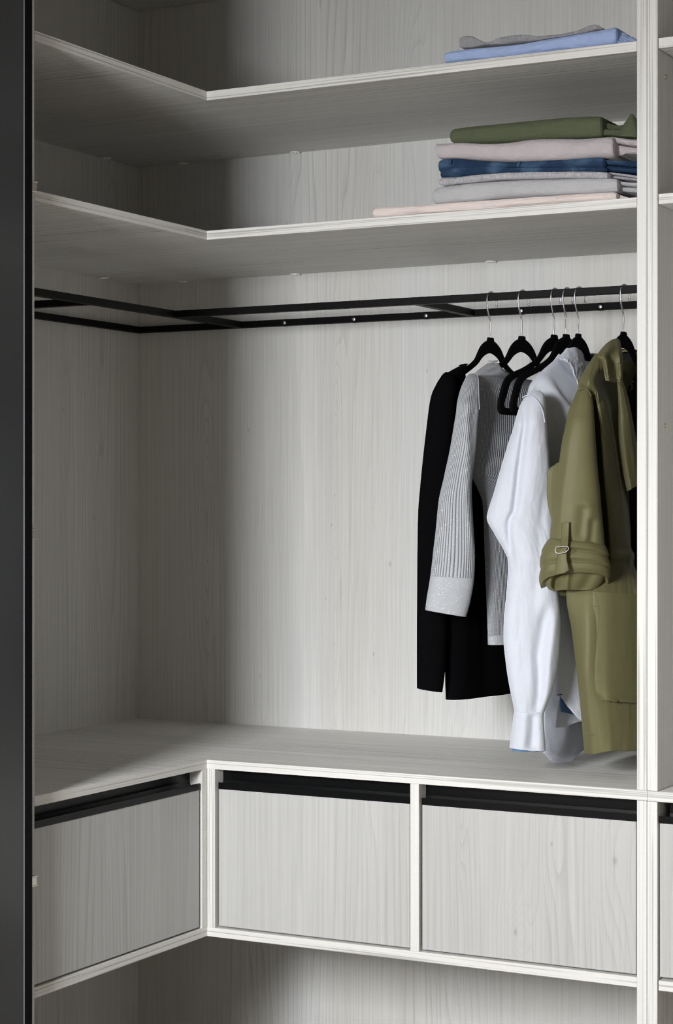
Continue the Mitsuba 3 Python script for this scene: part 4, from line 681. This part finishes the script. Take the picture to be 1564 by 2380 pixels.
OLIVE_FOLDEND = [[[1.3895,-0.55,1.9706],[1.3976,-0.55,1.9836],[1.4057,-0.548,1.9954],[1.4102,-0.545,1.9993],[1.4159,-0.543,1.9953],[1.4212,-0.54,1.9862]],[[1.3917,-0.556,1.9633],[1.402,-0.558,1.9681],[1.4116,-0.558,1.9748],[1.4185,-0.555,1.9778],[1.4215,-0.55,1.9768],[1.4246,-0.545,1.9728]],[[1.3917,-0.556,1.9602],[1.4036,-0.56,1.9585],[1.4139,-0.56,1.9568],[1.4212,-0.558,1.9558],[1.4242,-0.553,1.9556],[1.4268,-0.547,1.9556]]]
JEAN_LOOP = [[[[1.1998,-0.5655,1.9305],[1.2036,-0.5665,1.93],[1.2066,-0.5655,1.9299]],[[1.1986,-0.5665,1.925],[1.2026,-0.568,1.9244],[1.2053,-0.5665,1.9244]],[[1.1973,-0.5655,1.9198],[1.2011,-0.5665,1.9193],[1.204,-0.5655,1.9192]]],[[[1.0646,-0.566,1.9464],[1.0677,-0.567,1.946],[1.0698,-0.566,1.946]],[[1.0642,-0.567,1.9415],[1.0673,-0.568,1.9411],[1.0694,-0.567,1.9411]],[[1.0628,-0.566,1.9362],[1.0659,-0.567,1.9358],[1.0681,-0.566,1.9358]]]]
SEAM_WHITE = [[[1.1767,-0.4859,1.5063],[1.1945,-0.4998,1.5091],[1.2088,-0.5037,1.5037],[1.2151,-0.496,1.4937],[1.2184,-0.4875,1.4781],[1.2194,-0.4815,1.4601]]]
SEAM_SILVER = [[[1.0695,-0.4605,1.5576],[1.0782,-0.468,1.5503],[1.0844,-0.478,1.5318],[1.0861,-0.4798,1.5074],[1.0863,-0.4784,1.4872]]]
SEAM_OLIVE = [[[1.2861,-0.4839,1.5168],[1.3037,-0.5036,1.5184],[1.315,-0.5094,1.5147],[1.3185,-0.5055,1.5039]]]

# ------------------------------------------------------------------ the hanging clothes
g = thing('black_sweater', 'black knitted sweater at the left end of the hanging row', 'sweater')
cloth('body', loft(BLACK_BODY[0], folds=BLACK_BODY[1], wr=[(.003, 30, 4, 3)], cap=False), 'mat_black_knit', g)
cloth('shoulder', loft(BLACK_NEAR[0], n=60, m=40), 'mat_black_knit', g)
cloth('sleeve', loft(BLACK_SLEEVE[0], wr=[(.003, 20, 6, 4)]), 'mat_black_knit', g)

g = thing('silver_sweater', 'silver grey ribbed glitter knit sweater between the black sweater and the white shirt', 'sweater')
sb = loft(SILVER_BODY[0], wr=[(.0025, 30, 5, 5)], cap=False, ribs=150)
cloth('body', sb, 'mat_silver_knit', g)
cloth('hem', loft(SILVER_HEM[0], m=20, cap=False), 'mat_silver_cuff', g, 'flat knit hem')
cloth('shoulder', loft(SILVER_NEAR[0], n=80, m=50, cap=False, ribs=150), 'mat_silver_knit', g)
ss_ = loft(SILVER_SLEEVE[0], folds=SILVER_SLEEVE[1], wr=[(.002, 25, 6, 6)], ribs=44)
sl = cloth('sleeve', ss_, 'mat_silver_knit', g)
obj('shoulder_seam', seam(SEAM_SILVER, [ss_[0]], .0009), 'mat_silver_cuff', g, smooth=True)
cloth('cuff', loft(SILVER_CUFF[0], m=40, wr=[(.001, 40, 10, 7)], cap=False), 'mat_silver_cuff', sl, 'smooth knit cuff')

g = thing('white_shirt', 'white cotton long-sleeved shirt hanging left of the olive jacket', 'shirt')
cloth('body', loft(WHITE_BODY[0], n=160, m=180, folds=WHITE_BODY[1], wr=[(.003, 26, 5, 8), (.0010, 70, 30, 9)], cap=False), 'mat_white_cotton', g)
ws = loft(WHITE_SLEEVE[0], n=200, m=300, folds=WHITE_SLEEVE[1], wr=[(.0026, 36, 6, 10), (.0013, 110, 22, 11), (.0008, 200, 60, 31)])
sl = cloth('sleeve', ws, 'mat_white_cotton', g)
obj('shoulder_seam', seam(SEAM_WHITE, [ws[0]], .0011), 'mat_white_cotton', g, smooth=True)
cloth('cuff', loft(WHITE_CUFF[0], n=140, m=60, folds=WHITE_CUFF[1], wr=[(.0020, 70, 20, 12)], cap=False), 'mat_white_cotton', sl)
cloth('cuff_lining', loft(WHITE_CUFF_IN[0], n=100, m=40, wr=[(.0020, 70, 20, 12)], cap=False), 'mat_blue_chambray', sl, 'blue lining of the cuff')
c = cloth('collar', sheet(WHITE_COLLAR, 60, 70, .0028, [(.0016, 6, 5, 13), (.0007, 20, 16, 14)]), 'mat_white_cotton', g)
m = lathe([[0, 0], [.0052, 0], [.0056, .0008], [.0052, .0018], [.0038, .0019], [.0030, .0014], [0, .0013]], 24)
m.apply_transform(trimesh.transformations.rotation_matrix(1.2, (0, 1, 0))); m.apply_translation(WHITE_BUTTON)
obj('button', m, 'mat_button', c, smooth=40, label='small pale button')
cloth('collar_stand', sheet(WHITE_STAND, 30, 40, .002, [(.0015, 6, 4, 15)]), 'mat_white_cotton', g)
cloth('inner_yoke', sheet(WHITE_FARCOLLAR, 30, 40, .002), 'mat_denim', g, 'dark blue inside of the collar')
cloth('collar_edge', sheet(WHITE_FARBAND, 10, 40, .003), 'mat_white_cotton', g)
cloth('front_tail', sheet(WHITE_FRONTTAIL, 60, 60, .002, [(.0015, 6, 4, 16)]), 'mat_white_cotton', g)
cloth('back_tail', sheet(WHITE_BACKTAIL, 60, 60, .002, [(.0025, 5, 5, 17)]), 'mat_white_cotton', g)
cloth('front_tail', sheet(WHITE_MIDTAIL, 40, 50, .002, [(.0015, 6, 4, 18)]), 'mat_white_cotton', g)
cloth('gusset', sheet(WHITE_GUSSET, 40, 30, .0015, [(.0012, 5, 9, 19)]), 'mat_blue_chambray', g, 'blue gusset of the side vent')
obj('bar_tack', tube(np.linspace(WHITE_TACK[0], WHITE_TACK[1], 6), .0008, 8), 'mat_denim', g)

g = thing('olive_jacket', 'olive green utility jacket with rolled sleeve at the right end of the row', 'jacket')
body = sheet(OLIVE_BODY, 260, 200, .0022, [(.0010, 30, 6, 20)])
bk = cloth('body', body, 'mat_olive', g)
labels[obj('stitching', stitches(OLIVE_STITCH_BODY, body[0]), 'mat_thread', bk)] = {'label': 'rows of small stitches', 'kind': 'stuff'}
cloth('lining', sheet(OLIVE_LINING, 30, 30, .002), 'mat_lining', g, 'black lining')
cloth('back_neck', sheet(OLIVE_BACKNECK, 8, 40, .003), 'mat_olive', g)
os_ = loft(OLIVE_SLEEVE[0], n=150, m=180, folds=OLIVE_SLEEVE[1], wr=[(.0012, 30, 8, 21)])
sl = cloth('sleeve', os_, 'mat_olive', g)
obj('shoulder_seam', seam(SEAM_OLIVE, [os_[0], body[0]], .0009), 'mat_olive', g, smooth=True)
cloth('elbow_fold', sheet(OLIVE_ELBOW, 40, 24, .003), 'mat_olive', sl)
cu = cloth('cuff', loft(OLIVE_CUFF[0], n=160, m=110, folds=OLIVE_CUFF[1], wr=[(.0022, 24, 16, 22)], wall=.009, cap=False, bz=np.linspace(.12, .50, 12),
           rings=([0, .06, .26, .34, .42, .58, .66, .74, .9, 1.0], [.93, 1.0, 1.05, .965, 1.02, 1.04, .97, 1.03, 1.03, .98])), 'mat_olive', sl, 'rolled up cuff')
cloth('tab', sheet(OLIVE_STRAP, 40, 14, .0024), 'mat_olive', sl, 'buttoned sleeve tab')
cloth('tab', sheet(OLIVE_STRAP2, 40, 14, .0024), 'mat_olive', sl)
obj('ring', tube(smooth_path(OLIVE_RING + OLIVE_RING[:1], 60)[:-1], .0008, 10, closed=True), 'mat_steel', sl, smooth=True, label='small steel ring')
co = sheet(OLIVE_COLLAR, 80, 80, .0036, [(.0008, 5, 5, 23)])
ck = cloth('collar', co, 'mat_olive', g)
labels[obj('stitching', stitches(OLIVE_STITCH_COLLAR, co[0]), 'mat_thread', ck)] = {'label': 'rows of small stitches', 'kind': 'stuff'}
fl = sheet(OLIVE_FLAP, 90, 50, .003, [(.0010, 4, 6, 24)])
fk = cloth('front_flap', fl, 'mat_olive', g)
labels[obj('stitching', stitches(OLIVE_STITCH_FLAP, fl[0]), 'mat_thread', fk)] = {'label': 'rows of small stitches', 'kind': 'stuff'}
po = sheet(OLIVE_POCKET, 90, 70, .003, [(.0008, 5, 6, 25)])
pk = cloth('pocket', po, 'mat_olive', g)
labels[obj('stitching', stitches(OLIVE_STITCH_POCKET, po[0]), 'mat_thread', pk)] = {'label': 'rows of small stitches', 'kind': 'stuff'}
lp = smooth_path(OLIVE_LOOP, 40)
cloth('hanging_loop', shell(np.stack([lp + [-.0, -.0, .0025], lp + [.003, -.001, 0], lp + [0, 0, -.0025]], 1), .0012), 'mat_olive', g)
tm = meshkit.text_mesh('LIN', .0032, .0003)
tm.apply_transform(np.array([[math.cos(YAW), 0, -math.sin(YAW) * -1, 0], [math.sin(YAW), 0, -math.cos(YAW), 0], [0, 1, 0, 0], [0, 0, 0, 1.0]]))
tm.apply_translation(OLIVE_LABEL)
obj('label_lettering', tm, 'mat_thread_pale', g, label='tiny pale lettering on the black inside')

# ------------------------------------------------------------------ the folded clothes
def folded(rows, seed, amp=.0016, n=90, m=260, p=2.6, fine=.0006):
    """A folded piece lying along the shelf: rows run from left to right, the rounded fold looks into the room."""
    rows = np.asarray(rows, float)
    s = np.r_[0, np.cumsum(np.maximum(np.linalg.norm(np.diff(rows[:, [0, 2]], axis=0), axis=1), 1e-5))]
    ss = np.linspace(0, 1, m); ss = s[-1] * (ss + .0 * ss)
    ss = np.sort(np.r_[ss, s])
    R = PchipInterpolator(s, rows)(ss)
    th = np.linspace(0, 2 * np.pi, n + 1)
    cs, sn = np.cos(th), np.sin(th)
    A, B = R[:, 4], R[:, 6]
    # section: half-round fold at the front, flat behind
    yy = np.where(cs < 0, -1.0 + 0 * cs, cs)
    r = np.minimum(B * 1.0, A * .9)
    k = np.linspace(-1, 1, n + 1)
    ang = th
    sy = np.sign(cs) * np.abs(cs) ** .35; sz = np.sign(sn) * np.abs(sn) ** .8
    front = np.cos(th) < 0
    Y = np.where(front[None], -(A - r)[:, None] + r[:, None] * np.sign(cs)[None] * np.abs(cs)[None] ** .9, 0)
    Zs = np.where(front[None], B[:, None] * sz[None], 0)
    back = ~front
    Y = np.where(back[None], -(A - r)[:, None] + (2 * A - r)[:, None] * (np.abs(cs)[None] ** .35), Y)
    Zs = np.where(back[None], B[:, None] * np.sign(sn)[None] * np.abs(sn)[None] ** .22, Zs)
    X = np.broadcast_to(R[:, :1], Y.shape)
    Pt = np.stack([X, R[:, 1:2] + Y, R[:, 2:3] + Zs], -1)
    env = np.clip(B / .006, 0, 1)[:, None]
    U = X * 30; V = th[None] + 0 * X
    dY = 2 * amp * wrinkle(U * .5, V * .9, seed) + 2 * fine * wrinkle(U * 4, V * 4, seed + 1)
    Pt[..., 1] += dY * env * np.where(front, 1, 0)[None] * 2.0
    v = np.vstack([Pt[:, :-1].reshape(-1, 3), Pt[0, :-1].mean(0)[None], Pt[-1, :-1].mean(0)[None]])
    mm, nn = len(ss), n
    i, j = np.meshgrid(np.arange(mm - 1), np.arange(nn), indexing='ij')
    j2 = (j + 1) % nn
    a, b, c, d = (i * nn + j).ravel(), (i * nn + j2).ravel(), ((i + 1) * nn + j2).ravel(), ((i + 1) * nn + j).ravel()
    f = np.vstack([np.column_stack([a, b, c]), np.column_stack([a, c, d])])
    q = np.arange(nn); q2 = (q + 1) % nn
    f = np.vstack([f, np.column_stack([q2, q, np.full(nn, mm * nn)]), np.column_stack([(mm - 1) * nn + q, (mm - 1) * nn + q2, np.full(nn, mm * nn + 1)])])
    mesh = trimesh.Trimesh(v, f, process=False)
    if mesh.volume < 0: mesh.invert()
    return mesh

def fold_thing(name, label, cat, mat, main, ends=(), seed=1, amp=.0016, group='folded clothes on the shelves'):
    g = thing(name, label, cat, group)
    obj('front_fold', folded(main, seed, amp), mat, g, smooth=50)
    for i, e in enumerate(ends):
        obj('loose_end', folded(e, seed + 5 + i, .003, fine=.0012, m=120), mat, g, smooth=50)
    return g
fold_thing('folded_shirt', 'pale pink folded shirt at the bottom of the tall stack', 'folded clothes', 'mat_pink', F_PINK, E_PINK, 30)
fold_thing('folded_shirt', 'plain light grey folded shirt lying on the pale pink one', 'folded clothes', 'mat_light_grey', F_LIGHT, E_LIGHT, 34)
fold_thing('folded_shirt', 'thin heather grey folded shirt directly under the jeans', 'folded clothes', 'mat_heather_light', F_HEATHER, E_HEATHER, 38)
jn = thing('folded_jeans', 'dark blue denim jeans folded in the middle of the tall stack', 'jeans', 'folded clothes on the shelves')
obj('front_fold', folded(F_JEANS_A, 42, .0016), 'mat_denim', jn, smooth=50)
obj('front_fold', folded(F_JEANS_B, 46, .0016), 'mat_denim', jn, smooth=50)
for i, e in enumerate(E_JEANS): obj('loose_end', folded(e, 50 + i, .003, fine=.001, m=120), 'mat_denim', jn, smooth=50)
for q in JEAN_LOOP: cloth('belt_loop', sheet(q, 20, 12, .0018), 'mat_denim', jn)
fold_thing('folded_trousers', 'mauve grey folded trousers lying on the jeans', 'folded clothes', 'mat_mauve', F_MAUVE, E_MAUVE, 54)
g = fold_thing('folded_shirt', 'dark olive green folded shirt on top of the tall stack', 'folded clothes', 'mat_folded_olive', F_OLIVE, E_OLIVE, 58)
cloth('sleeve', sheet(OLIVE_FOLDEND, 40, 50, .003, [(.002, 6, 4, 26)]), 'mat_folded_olive', g)
g = fold_thing('folded_shirt', 'light blue folded shirt lying on the upper corner shelf', 'folded clothes', 'mat_folded_blue', F_BLUE, E_BLUE, 62, .0024)
cloth('sleeve', sheet(BLUE_SPILL, 40, 50, .003, [(.003, 5, 4, 27)]), 'mat_folded_blue', g)
fold_thing('folded_sweater', 'crumpled grey jersey sweater lying on the light blue folded shirt', 'folded clothes', 'mat_heather', F_GREY, [], 66, .0030)
